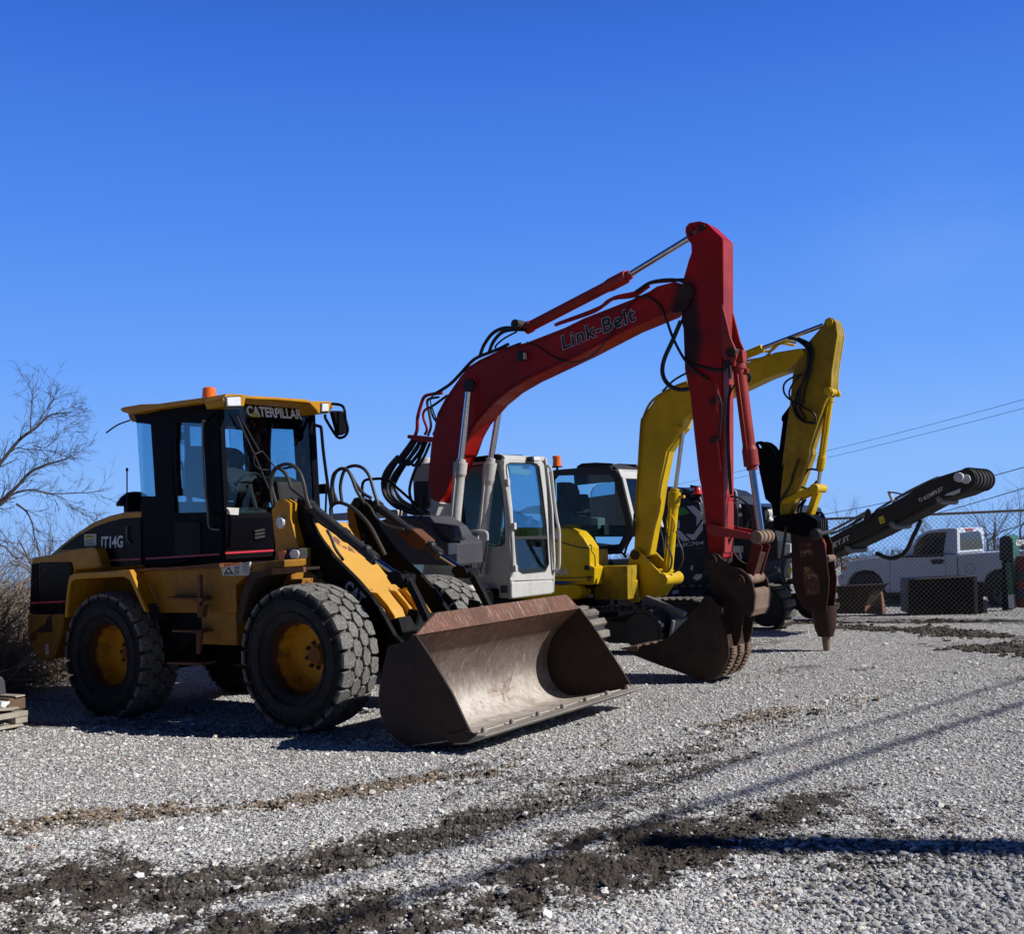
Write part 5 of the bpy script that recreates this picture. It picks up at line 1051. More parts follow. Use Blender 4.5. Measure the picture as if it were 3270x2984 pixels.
text('A', 'print', M['black'], cru, CR.p(.085, 'K', 608, 765), CR.p(.085, 'K', 628, 757), CR.p(.085, 'K', 604, 742))
text('KOMPLET', 'lettering', M['white'], cru, CR.p(.09, 'K', 996, 562), CR.p(.09, 'K', 1168, 470), CR.p(.09, 'K', 988, 528), 0, 0, .02, 3, 1.08)
text('KOMPLET.IT', 'lettering', M['white'], cru, CR.p(.09, 'K', -40, 1100), CR.p(.09, 'K', 326, 916), CR.p(.09, 'K', -50, 1060), 0, 0, .02)
c = CR.p(.09, 'K', 962, 556); MB().lathe(c, [(.02, 0), (.03, -.004), (.03, .0)], 6).build('logo_piece', M['white'], cru)
rlb = [((270, 980), (545, 1010)), ((672, 760), (938, 785)), ((1100, 535), (1355, 570))]
for (x0, y0), (x1, y1) in rlb:
    c = CR.p(.12, 'K', x0+30, y0+15); m = MB(); m.lathe((c.x, .1, c.z), [(0, -.02), (.035, -.015), (.042, 0), (.042, .04)], 16); c2 = CR.p(.9, 'K', x1, y1)
    m.tube([(c.x, .12, c.z-.03), (c.x+.02, .25, c.z-.05), (c.x+.02, .8, c.z-.05), (c.x, .92, c.z-.03)], .04, 8, sm=False); m.build('return_roller', M['tan' if x0 < 0 else 'steelgrey'], cru)
HS('hydraulic_hose', 'hoseblack', .035, .5, ['K', (560, 1040), (640, 1075), (720, 1085), (800, 1050), (850, 990), (890, 900), (930, 820), (965, 740)])
P('belt_guard', 'anthra2', .12, .16, ['K', (430, 735), (340, 790), (360, 750), (430, 722)], .003)
for spec in (['K', (520, 690), (560, 655), (640, 615), (700, 580), (860, 495), (1010, 410), (1130, 345), (1110, 345), (990, 400), (850, 470), (690, 560), (560, 640)],): P('side_board', 'steelgrey', .16, .18, spec, .003)
HS('stop_lever', 'catletter', .03, .12, ['K', (718, 578), (700, 540), (675, 480)])
HS('pull_cord', 'hose', .012, .1, ['K', (675, 487), (740, 495), (800, 510)])
P('pivot_lug', 'anthra', .06, .1, ['K', (445, 740), (460, 660), (480, 636), (500, 645), (515, 690), (540, 680), (470, 760), (440, 800)], .006)
HS('lift_strut', 'steelgrey', .022, .08, ['K', (478, 665), (300, 760), (130, 850)])
HS('lift_strut', 'steelgrey', .02, .4, ['K', (460, 680), (320, 790), (150, 870)])
# ================================================================== PICKUP TRUCK
M['truck'] = paint('pickup_white_sky_tint', (.60, .64, .72), .14, .02, (.3, .28, .25), 0, fade=.03, bump=.0, spec=.9)  # blue of the reflected sky mixed into the white base colour
M['autoglass'] = plain('pickup_glass', (.02, .028, .03), .06, 0, .8)
_t = Vector((.73, -.683, 0)).normalized(); TK = Fr((8.05, 25.5, -.22), _t, Vector((-_t.y, _t.x, 0)))
trk = thing('pickup_truck', TK, 'white single cab pickup truck parked behind the chain link fence', 'pickup truck')
P, PT, HS = mpart(TK, trk)
body_o = ['K', (262, 1340), (240, 1300), (236, 1225), (262, 1155), (305, 1118), (480, 1085), (690, 1068), (830, 1058), (1170, 1050), (1296, 1048), (1690, 1026), (2250, 1000), (2250, 1240), (1900, 1330), (1870, 1270), (1790, 1200), (1700, 1180), (1610, 1195), (1550, 1240), (1525, 1320), (1515, 1375), (1300, 1388), (690, 1402), (642, 1402), (622, 1320), (590, 1245), (530, 1203), (450, 1195), (370, 1215), (318, 1272), (295, 1340)]
MB().prism(TK.S(0, body_o), 0, 1.68).build('truck_body', M['truck'], trk, .09, seg=5)
cab_o = ['K', (820, 1064), (885, 955), (930, 890), (985, 852), (1040, 832), (1140, 818), (1240, 812), (1286, 816), (1300, 860), (1302, 1052)]
ct = P('truck_cab', 'truck', .08, 1.6, cab_o, .04)
P('side_window', 'autoglass', .072, .082, ['K', (888, 1055), (905, 985), (950, 905), (1010, 866), (1060, 855), (1196, 848), (1164, 1052)], .004, ct)
P('window_frame', 'rubber', .068, .073, ['K', (1000, 1060), (1040, 960), (1055, 960), (1016, 1060)], 0, ct)
P('window_trim', 'rubber', -.01, .0, ['K', (800, 1066), (1170, 1052), (1170, 1072), (800, 1082)], 0, ct)
ra_ = TK.p(.08, 'K', 1300, 900).x
MB().prism(TK.T(ra_+.04, ['K', (1322, 858), (1490, 838), (1508, 870), (1532, 1000), (1325, 1016)]), ra_-.05, ra_+.04, 'a').build('rear_window', M['autoglass'], ct, .004)
MB().prism(TK.T(ra_+.05, ['K', (1300, 818), (1330, 808), (1470, 808), (1500, 830), (1540, 1000), (1548, 1020), (1305, 1042)]), ra_-.06, ra_+.03, 'a').build('cab_back', M['truck'], ct, .02)
MB().prism(TK.T(ra_+.06, ['K', (1378, 818), (1440, 815), (1440, 836), (1380, 838)]), ra_+.02, ra_+.06, 'a').build('brake_lamp', plain('red_lamp', (.35, .03, .02), .3), ct, .006)
dh = P('door_handle', 'rubber', -.03, 0, ['K', (1048, 1115), (1065, 1098), (1155, 1098), (1172, 1115), (1155, 1138), (1065, 1142)], .02)
for x0, x1 in ((680, 684), (1188, 1191), (1291, 1300)):
    P('panel_gap', 'rubber', -.004, .0, ['K', (x0, 1078), (x1, 1078), (x1+4, 1390 if x0 < 1200 else 1240), (x0+4, 1390 if x0 < 1200 else 1240)])
P('marker_lamp', 'amber', -.006, .02, ['K', (255, 1165), (285, 1160), (290, 1190), (262, 1200)], .006)
P('marker_lamp', 'amber', -.006, .02, ['K', (240, 1240), (258, 1240), (262, 1270), (246, 1275)], .006)
P('bumper', 'truck', .0, 1.68, ['K', (205, 1250), (240, 1230), (262, 1340), (225, 1345)], .02)
P('side_mirror', 'rubber', -.2, -.05, ['K', (905, 1000), (960, 995), (965, 1050), (910, 1055)], .02)
m = MB(); c = TK.p(0, 'K', 1408, 1180); m.lathe(c, [(.10, -.004), (.105, -.006), (.11, -.004)], 28); m.build('fuel_door', M['rubber'], trk)
def truck_wheel(a, b, s=1):
    w = MB().lathe((0, 0, 0), [(.0, .05), (.06, .03), (.1, .06), (.17, .05), (.195, .02), (.205, .0), (.205, .1)], 32).build('wheel', M['steelgrey'], trk)
    MB().lathe((0, 0, 0), [(.205, .01), (.22, -.01), (.30, -.012), (.335, .02), (.34, .06), (.34, .2), (.32, .23), (.2, .23)], 40).build('tyre', M['rubber'], w)
    w.location = (a, b, .34); w.rotation_euler = (0, 0, 0 if s > 0 else math.pi); return w
wf = TK.p(0, 'K', 455, 1400).x; wr = TK.p(0, 'K', 1695, 1420).x
truck_wheel(wf, .05); truck_wheel(wr, .05); truck_wheel(wf, 1.62, -1); truck_wheel(wr, 1.62, -1)
MB().box(wf-.6, wr+.9, .1, 1.6, .3, .52).build('chassis', M['rubber'], trk, .02)
for a in (wf, wr): MB().box(a-.46, a+.46, .05, 1.6, .45, .8).build('wheel_well', M['rubber'], trk)
# ================================================================== FENCE
M['galv'] = paint('galvanised_wire', (.34, .33, .31), .55, .2, (.2, .18, .15), 0)
M['galv'].node_tree.nodes['Principled BSDF'].inputs['Metallic'].default_value = .3
A_ = ground('W', 1540, 1213); B_ = ground('W', 2016, 1217); dF = (B_-A_).normalized(); FE = Fr(A_, dF, Vector((-dF.y, dF.x, 0))); LF = (B_-A_).length+3.0; HF = 1.83
fen = thing('chain_link_fence', FE, 'galvanised chain link fence running behind the crusher conveyor', 'fence')
m = MB(); cell = .085; x = -HF
while x < LF:
    for sgn in (1, -1):
        x0 = x if sgn > 0 else x+HF; x1 = x+HF if sgn > 0 else x
        za, zb = .02, HF
        # clip to the run of the fence
        def cl(xx, zz, xo_, zo_):
            if xx < 0: t = (0-xx)/(xo_-xx); return 0, zz+(zo_-zz)*t
            if xx > LF: t = (LF-xx)/(xo_-xx); return LF, zz+(zo_-zz)*t
            return xx, zz
        if max(x0, x1) > 0 and min(x0, x1) < LF:
            p0 = cl(x0, za, x1, zb); p1 = cl(x1, zb, x0, za)
            m.tube([(p0[0], sgn*.003, p0[1]), (p1[0], sgn*.003, p1[1])], .0037, 3, False, False)
    x += cell
m.build('mesh', M['galv'], fen)
MB().cyl((0, 0, HF), (LF, 0, HF), .024, n=12).build('top_rail', M['galv'], fen)
for k, a in enumerate((0.62, LF)): MB().cyl((a, .05, 0), (a, .05, HF+.05), .03, n=12).build('fence_post', M['galv'], fen)
# ================================================================== THINGS BEHIND THE FENCE
BK = Fr(ground('K', 560, 1602), Vector((.77, -.638, 0)), Vector((.638, .77, 0)))
bkt2 = thing('rusty_bucket', BK, 'rusty loader bucket standing behind the fence in front of the pickup hood', 'bucket')
P, PT, HS = mpart(BK, bkt2)
a2 = BK.p(0, 'K', 462, 1500).x
MB().prism(BK.T(a2+.0, ['K', (460, 1585), (462, 1520), (500, 1420), (560, 1345), (603, 1320), (625, 1420), (650, 1560), (645, 1602)]), a2-.02, a2, 'a').build('side_plate', paint('light_rust_plate', (.26, .13, .09), .8, .5, (.1, .06, .045), 0, fade=.4), bkt2, .004)
MB().prism(BK.S(0, ['K', (150, 1590), (150, 1345), (600, 1322), (560, 1350), (500, 1425), (462, 1520), (458, 1588)]), 0, .5).build('bucket_shell', M['darkrust'], bkt2, .01)
XB = Fr(ground('K', 1150, 1592), Vector((.985, -.17, 0)).normalized(), Vector((.17, .985, 0)).normalized())
box_ = thing('steel_box', XB, 'black steel box with a rusty top edge standing low behind the fence', 'steel box')
P, PT, HS = mpart(XB, box_)
P('box_body', 'black', 0, .9, ['K', (855, 1590), (853, 1278), (1438, 1256), (1445, 1592)], .01)
P('top_rim', 'tan', -.015, .0, ['K', (920, 1270), (1440, 1246), (1440, 1256), (920, 1280)])
P('support_leg', 'slate', -.06, -.0, ['K', (1444, 1250), (1476, 1248), (1478, 1605), (1455, 1608)], .004)
P('support_leg', 'slate', .1, .18, ['K', (1532, 1465), (1564, 1460), (1566, 1600), (1530, 1606)], .004)
P('side_case', 'black', .05, .6, ['K', (1476, 1300), (1532, 1300), (1532, 1596), (1476, 1600)], .01)
M['mailgreen'] = paint('mailbox_green', (.03, .15, .10), .4, .3, (.08, .1, .07), 0)
M['mailshade'] = paint('mailbox_shaded_green', (.012, .035, .05), .4, .3, (.04, .05, .05), 0)  # the mailbox green darkened, shade of the front put into the colour
g_ = ground('S', 935, 1575); dM = (g_-CAM); g_ = CAM+dM*1.02; g_.z = 0
MX = Fr(g_, F0, L0)
mail = thing('mailbox', MX, 'large green round-topped mailbox with white house numbers on a teal post', 'mailbox')
P, PT, HS = mpart(MX, mail)
arch = MX.S(-.35, ['S', (655, 760), (653, 420), (665, 390), (700, 355), (745, 335), (790, 333), (840, 350), (875, 385), (890, 440), (893, 790)])
MB().prism(arch, -.35, -.33).build('door', M['mailshade'], mail, .01)
MB().prism([(x, z) for x, z in arch], -.33, .35).build('mailbox_shell', M['mailgreen'], mail, .02)
am = max(p[0] for p in arch)+.004
MB().prism(MX.T(am, ['S', (945, 415), (1110, 400), (1110, 500), (945, 505)]), am-.003, am, 'a').build('number_plate', M['white'], mail)
pp = [MX.q(am+.004, 'S', x, y) for x, y in ((955, 495), (1105, 485), (955, 425))]
text('7052', 'numbers', M['black'], mail, pp[0], pp[1], pp[2], 0, 0, .02)
MB().prism(MX.T(am+.006, ['S', (1050, 480), (1075, 480), (1075, 580), (1052, 580)]), am, am+.015, 'a').build('flag', M['black'], mail, .003)
ap = MX.p(-.1, 'S', 975, 1200).x
po = MB(); zz_ = MX.q(ap, 'S', 930, 1340).z; b0, b1 = MX.q(ap, 'S', 885, 1200).y, MX.q(ap, 'S', 975, 1200).y
po.box(ap-.1, ap, b0, b1, zz_, MX.q(ap, 'S', 930, 790).z); po.build('post', M['mailgreen'], mail, .006)
MB().box(ap-.1, ap, b0, b1, 0, zz_).build('post_base', M['white'], mail, .006)
BB = Fr(MX.O + L0*.1 - F0*.25, F0, L0)
bin_ = thing('black_cabinet', BB, 'tall black cabinet standing directly under the green mailbox', 'cabinet')
bo_ = BB.S(-.4, ['S', (700, 700), (880, 700), (888, 1610), (700, 1630)])
MB().prism(bo_, -.4, .1).build('cabinet_body', M['black'], bin_, .01)
c = BB.p(-.41, 'S', 800, 882); MB().lathe(c, [(0, -.02), (.03, -.01), (.035, 0)], 14).build('lock', M['galv'], bin_)
gb = ground('S', 1075, 1610); gb = CAM+(gb-CAM)*1.02; gb.z = 0
BR = thing('striped_barrel', gb+Vector((.24, .1, 0)), 'red and blue grey striped barrel beside the mailbox post at the right edge', 'barrel')
hB = .98; prof = []
ba = MB().lathe((0, 0, 0), [(0, 0), (.27, 0), (.29, .05), (.285, .5), (.27, hB-.05), (.24, hB), (0, hB)], 40, 'c').build('barrel_body', paint('barrel_red', (.26, .03, .025), .55, .4, (.08, .05, .05), 0), BR)
for z0 in (.18, .52): MB().lathe((0, 0, 0), [(.291-z0*.01, z0), (.293-z0*.01, z0+.02), (.29-z0*.012, z0+.17), (.286-z0*.012, z0+.19)], 40, 'c').build('barrel_stripe', paint('barrel_blue_grey', (.05, .06, .08), .5, .3, (.08, .07, .07), 0), BR)
# ================================================================== PALLET AND CLUTTER AT THE LEFT
PL = Fr(ground('P', 480, 1400)+Vector((0, 0, 0)), F0, L0)
pal = thing('wooden_pallet', PL, 'weathered wooden pallet lying at the left edge in front of the brush', 'pallet')
M['wood'] = paint('weathered_wood', (.42, .37, .31), .85, .5, (.2, .16, .12), 0, fade=.35, bump=.5)
b_ = PL.q(0, 'P', 478, 1390).y; z1 = PL.q(0, 'P', 478, 1155).z; z2 = PL.q(0, 'P', 478, 1240).z
MB().box(-.1, 0, -1.2, b_, z2, z1).build('top_board', M['wood'], pal, .004)
for k in range(4): MB().box(-.22-k*.2, -.1-k*.2-.03, -1.2, b_, z1-.02, z1).build('top_board', M['wood'], pal, .003)
for k in range(3): MB().box(-.9, -.01, b_-.13-k*.5, b_-.0-k*.5, .03, z2).build('stringer', M['wood'], pal, .004)
for k in range(3): MB().box(-.12-k*.35, -.0-k*.35, -1.2, b_-.06, 0, .025).build('bottom_board', M['wood'], pal, .003)
def clutter(name, lab, cat, mt, spec, a0, a1, bev=.01):
    t = MB().prism(PL.T(a1, spec), a0, a1, 'a').build(name, M[mt], None, bev, mw=None); t.matrix_world = PL.mat(); return tag(t, lab, cat)
M['card'] = paint('brown_cardboard', (.16, .11, .07), .9, .3, (.08, .06, .04), 0)
clutter('cardboard_box', 'open brown cardboard box sitting on the wooden pallet', 'box', 'card', ['P', (130, 1090), (150, 960), (300, 940), (430, 935), (436, 1120), (330, 1150), (130, 1140)], -.5, -.12)
clutter('broken_board', 'short pale board lying across the cardboard box on the pallet', 'board', 'wood', ['P', (255, 915), (420, 890), (425, 915), (270, 945)], -.45, -.1, .003)
clutter('white_bag', 'crumpled white plastic bag on the pallet', 'bag', 'white', ['P', (10, 1100), (20, 1040), (50, 1005), (110, 1020), (180, 1000), (160, 1050), (110, 1090), (100, 1120)], -.3, -.08, .03)
clutter('blue_sheet', 'folded blue plastic sheet behind the white bag', 'sheet', 'bluestripe', ['P', (80, 1000), (110, 940), (200, 920), (215, 965), (120, 1005)], -.5, -.32, .02)
clutter('old_machine', 'dark grey metal drum partly outside the left edge above the pallet', 'drum', 'slate', ['P', (-200, 920), (-200, 600), (0, 580), (60, 590), (95, 660), (110, 800), (120, 880), (60, 940)], -.8, -.4, .04)
clutter('plank', 'flat brown plank lying on top of the pallet', 'plank', 'wood', ['P', (-200, 1120), (200, 1115), (325, 1095), (325, 1130), (200, 1160), (-200, 1185)], -.6, -.03, .006)
# ================================================================== GROUND
rs_ = np.random.default_rng(3); LAT = rs_.random((512, 512))
def vn(x, y):
    xi = np.floor(x).astype(int); yi = np.floor(y).astype(int); fx_ = x-xi; fy_ = y-yi; fx_ = fx_*fx_*(3-2*fx_); fy_ = fy_*fy_*(3-2*fy_)
    a = LAT[xi % 512, yi % 512]; b = LAT[(xi+1) % 512, yi % 512]; c = LAT[xi % 512, (yi+1) % 512]; d = LAT[(xi+1) % 512, (yi+1) % 512]
    return (a*(1-fx_)+b*fx_)*(1-fy_)+(c*(1-fx_)+d*fx_)*fy_
def fbm(x, y, s, o=4, g=.5):
    r = 0; a = 1; t = 0
    for k in range(o): r = r+a*vn(x*s+k*37.3, y*s+k*91.7); t += a; a *= g; s *= 2.03
    return r/t
def capsule(x, y, pts_):
    """distance to a polyline and arc length along it"""
    best = np.full(x.shape, 1e9); arc = np.zeros(x.shape); s = 0
    for (x0, y0), (x1, y1) in zip(pts_[:-1], pts_[1:]):
        dx, dy = x1-x0, y1-y0; L_ = math.hypot(dx, dy); t = np.clip(((x-x0)*dx+(y-y0)*dy)/(L_*L_), 0, 1)
        d = np.hypot(x-x0-t*dx, y-y0-t*dy); m_ = d < best; best = np.where(m_, d, best); arc = np.where(m_, s+t*L_, arc); s += L_
    return best, arc
def gp(l): return [(ground('W', a, b).x, ground('W', a, b).y) for a, b in l]
RIDGE = gp([(-200, 1640), (100, 1614), (250, 1602), (450, 1588), (650, 1562), (750, 1546), (900, 1530), (1050, 1500), (1200, 1468), (1350, 1440), (1500, 1412), (1650, 1380), (1900, 1335)])
TREAD = gp([(350, 1760), (550, 1712), (700, 1675), (850, 1640), (980, 1600), (1080, 1565), (1180, 1530), (1300, 1490), (1500, 1430), (1700, 1370)])
MUDS = [(gp([(-200, 1740), (0, 1740), (180, 1745), (330, 1750)]), .46, 1.1), (gp([(-100, 1850), (150, 1830), (330, 1830)]), .2, .7),
        (gp([(200, 1900), (420, 1868), (700, 1815), (950, 1762), (1150, 1712), (1300, 1675)]), .42, 1.5), (gp([(1300, 1675), (1450, 1630), (1560, 1590), (1640, 1555)]), .2, .9),
        (gp([(1000, 1600), (1200, 1562), (1330, 1530), (1480, 1480)]), .12, .7), (gp([(1640, 1234), (1800, 1238), (1950, 1250), (2100, 1262)]), .45, 1.),
        (gp([(1480, 1225), (1700, 1224), (2100, 1220)]), .35, .9), (gp([(1900, 1270), (2016, 1280), (2200, 1290)]), .5, 1.1), (gp([(1900, 1585), (2016, 1570)]), .12, .5),
        (gp([(-100, 1400), (60, 1425), (200, 1420), (700, 1450), (900, 1470)]), .25, .5), (gp([(1350, 1330), (1450, 1335)]), .3, .35)]
def fields(x, y):
    n1 = fbm(x, y, 2.2, 5, .6); n2 = fbm(x+50, y, 9, 3, .6)
    mud = np.zeros(x.shape)
    for pl, w_, s_ in MUDS:
        d, _ = capsule(x, y, pl); mud = np.maximum(mud, s_*np.clip(1.25-(d/w_)+(n1-.5)*2.9+(n2-.5)*1.8, 0, 1))
    d, arc = capsule(x, y, TREAD); tread = np.clip(1.4-d/.24+(n1-.5)*2.2, 0, 1)*np.clip(1.6-arc/4.6, .25, 1)
    mud = np.maximum(mud, tread*np.clip(.5+(n2-.4)*2.5, 0, 1))
    # cleat marks across the track
    tm = np.clip(2.2-d/.17, 0, 1)
    bars = np.clip(np.sin((y-.12*x+(n1-.5)*.14)*2*math.pi/.27)*4-.3, 0, 1)*np.clip(2.0-d/.15+(n2-.5)*1.2, 0, 1)*np.clip(1.7-arc/4.2, .6, 1)
    mud = np.maximum(mud*(1-.4*tm*(arc < 8)), np.clip(.95-arc/7+(n1-.5)*1.6, 0, .8)*np.clip(2.3-d/.15+(n2-.5)*1.5, 0, 1))
    d, arc = capsule(x, y, RIDGE); tan = np.clip(.62-d/.22+(n1-.47)*4.2+(n2-.5)*2.6+(fbm(x+31, y+17, .9, 3)-.5)*3, 0, 1)*np.clip(1.4-arc/7, .15, 1)
    patch = np.clip((fbm(x+9, y+3, .55, 4, .6)-.585)*6, 0, .6)
    mud = np.clip(np.maximum(np.maximum(mud, patch*(n2 > .45)), bars*.95), 0, 1)
    return mud, tan, bars, n1, n2
def height(x, y, f=None):
    mud, tan, bars, n1, n2 = f or fields(x, y)
    h = (fbm(x, y, .35, 3)-.5)*.05*np.clip((y-4)/8, 0, 1)+(n1-.5)*.03+(n2-.5)*.014
    near = np.clip(1-(y-6)/10, .25, 1)
    cl_ = fbm(x+7, y+11, 16, 3, .65)-.5
    h = h+mud*(1-bars)*(cl_*.075*near*(1-.6*np.clip(bars*9, 0, 1))-.012)+tan*(.012+cl_*.08*near)-bars*.075
    h = h-.22*np.clip((y-21.2-.2*(8-x))/1.5, 0, 1)*(x > 4)
    d = np.hypot(x-4.18, y-15.32); h = np.where(d < .35, np.minimum(h, .0), h)
    return h-.012-.026*np.clip(y-30, 0, None)
ny, nx = 900, 640
ys_ = 3.0*np.exp(np.linspace(0, math.log(60/3.0), ny)); us = np.linspace(-.72, .66, nx)
Yg, Ug = np.meshgrid(ys_, us, indexing='ij'); Xg = Yg*Ug
fg = fields(Xg, Yg); Hg = height(Xg, Yg, fg)
Hg = Hg-.08*np.clip((Yg-52)/8, 0, 1)
vv = np.stack([Xg.ravel(), Yg.ravel(), Hg.ravel()], 1)
idx = np.arange(ny*nx).reshape(ny, nx); quads = np.stack([idx[:-1, :-1], idx[:-1, 1:], idx[1:, 1:], idx[1:, :-1]], -1).reshape(-1, 4)
def fast_mesh(name, verts, faces, k, attrs=None, smooth=True):
    me = bpy.data.meshes.new(name); me.vertices.add(len(verts)); me.vertices.foreach_set('co', verts.astype(np.float32).ravel())
    me.loops.add(len(faces)*k); me.loops.foreach_set('vertex_index', faces.astype(np.int32).ravel())
    me.polygons.add(len(faces)); me.polygons.foreach_set('loop_start', np.arange(0, len(faces)*k, k, dtype=np.int32))
    me.polygons.foreach_set('use_smooth', np.full(len(faces), smooth))
    for nm, arr in (attrs or {}).items():
        if arr.ndim == 1: a = me.attributes.new(nm, 'FLOAT', 'POINT'); a.data.foreach_set('value', arr.astype(np.float32))
        else: a = me.attributes.new(nm, 'FLOAT_COLOR', 'POINT'); a.data.foreach_set('color', arr.astype(np.float32).ravel())
    me.update(calc_edges=True); me.validate(); return me
mud, tan = fg[0], fg[1]
me = fast_mesh('gravel_ground', vv, quads, 4, dict(mud=mud.ravel(), tan=tan.ravel(), bars=fg[2].ravel()))
def ground_mat(attrs=True):
    t = NT('gravel_ground' if attrs else 'far_ground')
    def at(nm): n = t.n.new('ShaderNodeAttribute'); n.attribute_name = nm; return n.outputs['Fac']
    cell = t.vor(42, 'F1', 'Color', 1); dist = t.vor(42, 'F1', 'Distance', 1); cell2 = t.vor(85, 'F1', 'Color', 1); dist2 = t.vor(85, 'F1', 'Distance')
    v1 = t.sep(cell, 0); v2 = t.sep(cell2, 1); n1 = t.noise(3, 6, .65); n2 = t.noise(25, 6, .7); n3 = t.noise(.5, 5, .6)
    c = t.mix(v1, (.27, .265, .255), (.82, .805, .77)); c = t.mix(t.math('MULTIPLY', v2, .5), c, (.52, .515, .50))
    c = t.mix(t.ramp(dist, .38, .72, 0, .85), c, (.09, .088, .085)); c = t.mix(t.ramp(n1, .5, .75, 0, .35), c, (.20, .19, .175)); c = t.mix(t.ramp(n3, .5, .75, 0, .3), c, (.26, .24, .21))
    c = t.mix(t.ramp(t.sep(cell, 2), .93, .96, 0, .6), c, (.42, .30, .2))
    if attrs:
        mc = t.mix(n2, (.032, .026, .021), (.10, .082, .066)); m_ = t.math('MULTIPLY', at('mud'), t.ramp(t.math('ADD', n2, t.math('MULTIPLY', v1, .35)), .38, .62, 1, .55))
        c = t.mix(t.ramp(m_, .1, .55), c, mc)
        tc_ = t.mix(t.ramp(n2, .35, .65), (.08, .062, .045), (.30, .23, .16)); c = t.mix(t.ramp(at('tan'), .15, .7, 0, .85), c, tc_); c = t.mix(t.ramp(at('bars'), .1, .6), c, (.028, .024, .019))
    t.bump(t.math('ADD', t.math('MULTIPLY', dist, -1.4), t.math('ADD', n2, t.math('MULTIPLY', dist2, -.5))), .8, .014); return t.fin(c, .9, 0, .2)
gmat = ground_mat(); me.materials.append(gmat)
go = bpy.data.objects.new('gravel_ground', me); col.objects.link(go); go['kind'] = 'structure'
fm = MB(); fm.add([(-1500, -60, -.1), (1500, -60, -.1), (1500, 2.9, -.1), (-1500, 2.9, -.1)], [(0, 1, 2, 3)]); fm.add([(-1500, 2.9, -.1), (1500, 2.9, -.1), (1500, 30, -.1), (-1500, 30, -.1), (1500, 3000, -77.3), (-1500, 3000, -77.3)], [(0, 1, 2, 3), (3, 2, 4, 5)])
fo_ = fm.build('terrain', ground_mat(False)); fo_['kind'] = 'structure'
# ------------------------------------------------------------------ loose stones
ico_v = []; bm = bmesh.new(); bmesh.ops.create_icosphere(bm, subdivisions=1, radius=1); ico_v = np.array([v.co[:] for v in bm.verts]); ico_f = np.array([[v.index for v in f.verts] for f in bm.faces]); bm.free()
def stones(name, X, Y, S, C, label=None, flat=.50, sink=.12):
    n = len(X); H = height(X, Y); nv = len(ico_v)
    V_ = ico_v[None]*(1+rng.uniform(-.34, .30, (n, nv, 1))); sc3 = np.stack([rng.uniform(.7, 1.35, n), rng.uniform(.6, 1.1, n), rng.uniform(.45, .9, n)*flat/.62], 1); V_ = V_*sc3[:, None]
    a = rng.uniform(0, 6.283, n); t = rng.uniform(-.6, .6, n); ca, sa, ct_, st_ = np.cos(a), np.sin(a), np.cos(t), np.sin(t)
    x, y, z = V_[..., 0], V_[..., 1], V_[..., 2]
    y2 = y*ct_[:, None]-z*st_[:, None]; z2 = y*st_[:, None]+z*ct_[:, None]; x3 = x*ca[:, None]-y2*sa[:, None]; y3 = x*sa[:, None]+y2*ca[:, None]
    P_ = np.stack([x3, y3, z2], -1)*S[:, None, None]; P_[..., 0] += X[:, None]; P_[..., 1] += Y[:, None]; P_[..., 2] += (H+S*sink)[:, None]
    F_ = (ico_f[None]+(np.arange(n)*nv)[:, None, None]).reshape(-1, 3); Cv = np.repeat(C, nv, 0)
    me = fast_mesh(name, P_.reshape(-1, 3), F_, 3, dict(tint=np.concatenate([Cv, np.ones((len(Cv), 1))], 1)), False)
    t = NT(name); at = t.n.new('ShaderNodeAttribute'); at.attribute_name = 'tint'; n_ = t.noise(90, 4, .7)
    me.materials.append(t.fin(t.mix(t.ramp(n_, .3, .8, 0, .45), at.outputs['Color'], (.22, .21, .19)), .85, 0, .25))
    o = bpy.data.objects.new(name, me); col.objects.link(o); o['kind'] = 'stuff'; o['label'] = label; o['category'] = 'gravel'; return o
def sample(n, y0, y1, k):   # crowded near the viewer, thinner with distance
    u = rng.random(n); Y = (y0**(1-k)+u*(y1**(1-k)-y0**(1-k)))**(1/(1-k)); X = Y*rng.uniform(-.56, .54, n); return X, Y
def tintof(X, Y, n, dark=0):
    f = fields(X, Y); g = rng.beta(2.2, 1.9, n)*.66+.27; C = np.stack([g, g*.985, g*.95], 1); r = rng.random(n)
    C = np.where((r < .05)[:, None], C*np.array([1.06, .97, .85]), C); C = np.where((r > .996)[:, None], C*np.array([1.0, .62, .45]), C)
    mud = f[0]; mm = (rng.random(n) < mud*.85)[:, None]; k = rng.uniform(.35, 1, (n, 1)); C = np.where(mm, np.array([.085, .068, .052])*k*1.4, C)
    tt = (rng.random(n) < f[1]*.5)[:, None]; C = np.where(tt, np.array([.36, .26, .16])*rng.uniform(.25, 1.25, (n, 1)), C); C = np.where((f[2] > .3)[:, None], C*.35, C)
    return C, f
X, Y = sample(185000, 4.2, 24, 1.8); n = len(X); S = np.exp(rng.normal(math.log(.0070), .42, n))*np.clip(Y/8.0, .95, 1.25); C, f = tintof(X, Y, n)
keep = (rng.random(n) > f[0]*.93) & (rng.random(n) > f[2]*.97); X, Y, S, C = X[keep], Y[keep], S[keep], C[keep]
stones('loose_gravel', X, Y, S, C, 'pale grey crushed gravel covering the yard')
X, Y = sample(1700, 4.2, 16, 1.9); n = len(X); S = rng.uniform(.014, .026, n); C, f = tintof(X, Y, n); stones('larger_stones', X, Y, S, C*1.1, 'larger grey stones scattered over the gravel')
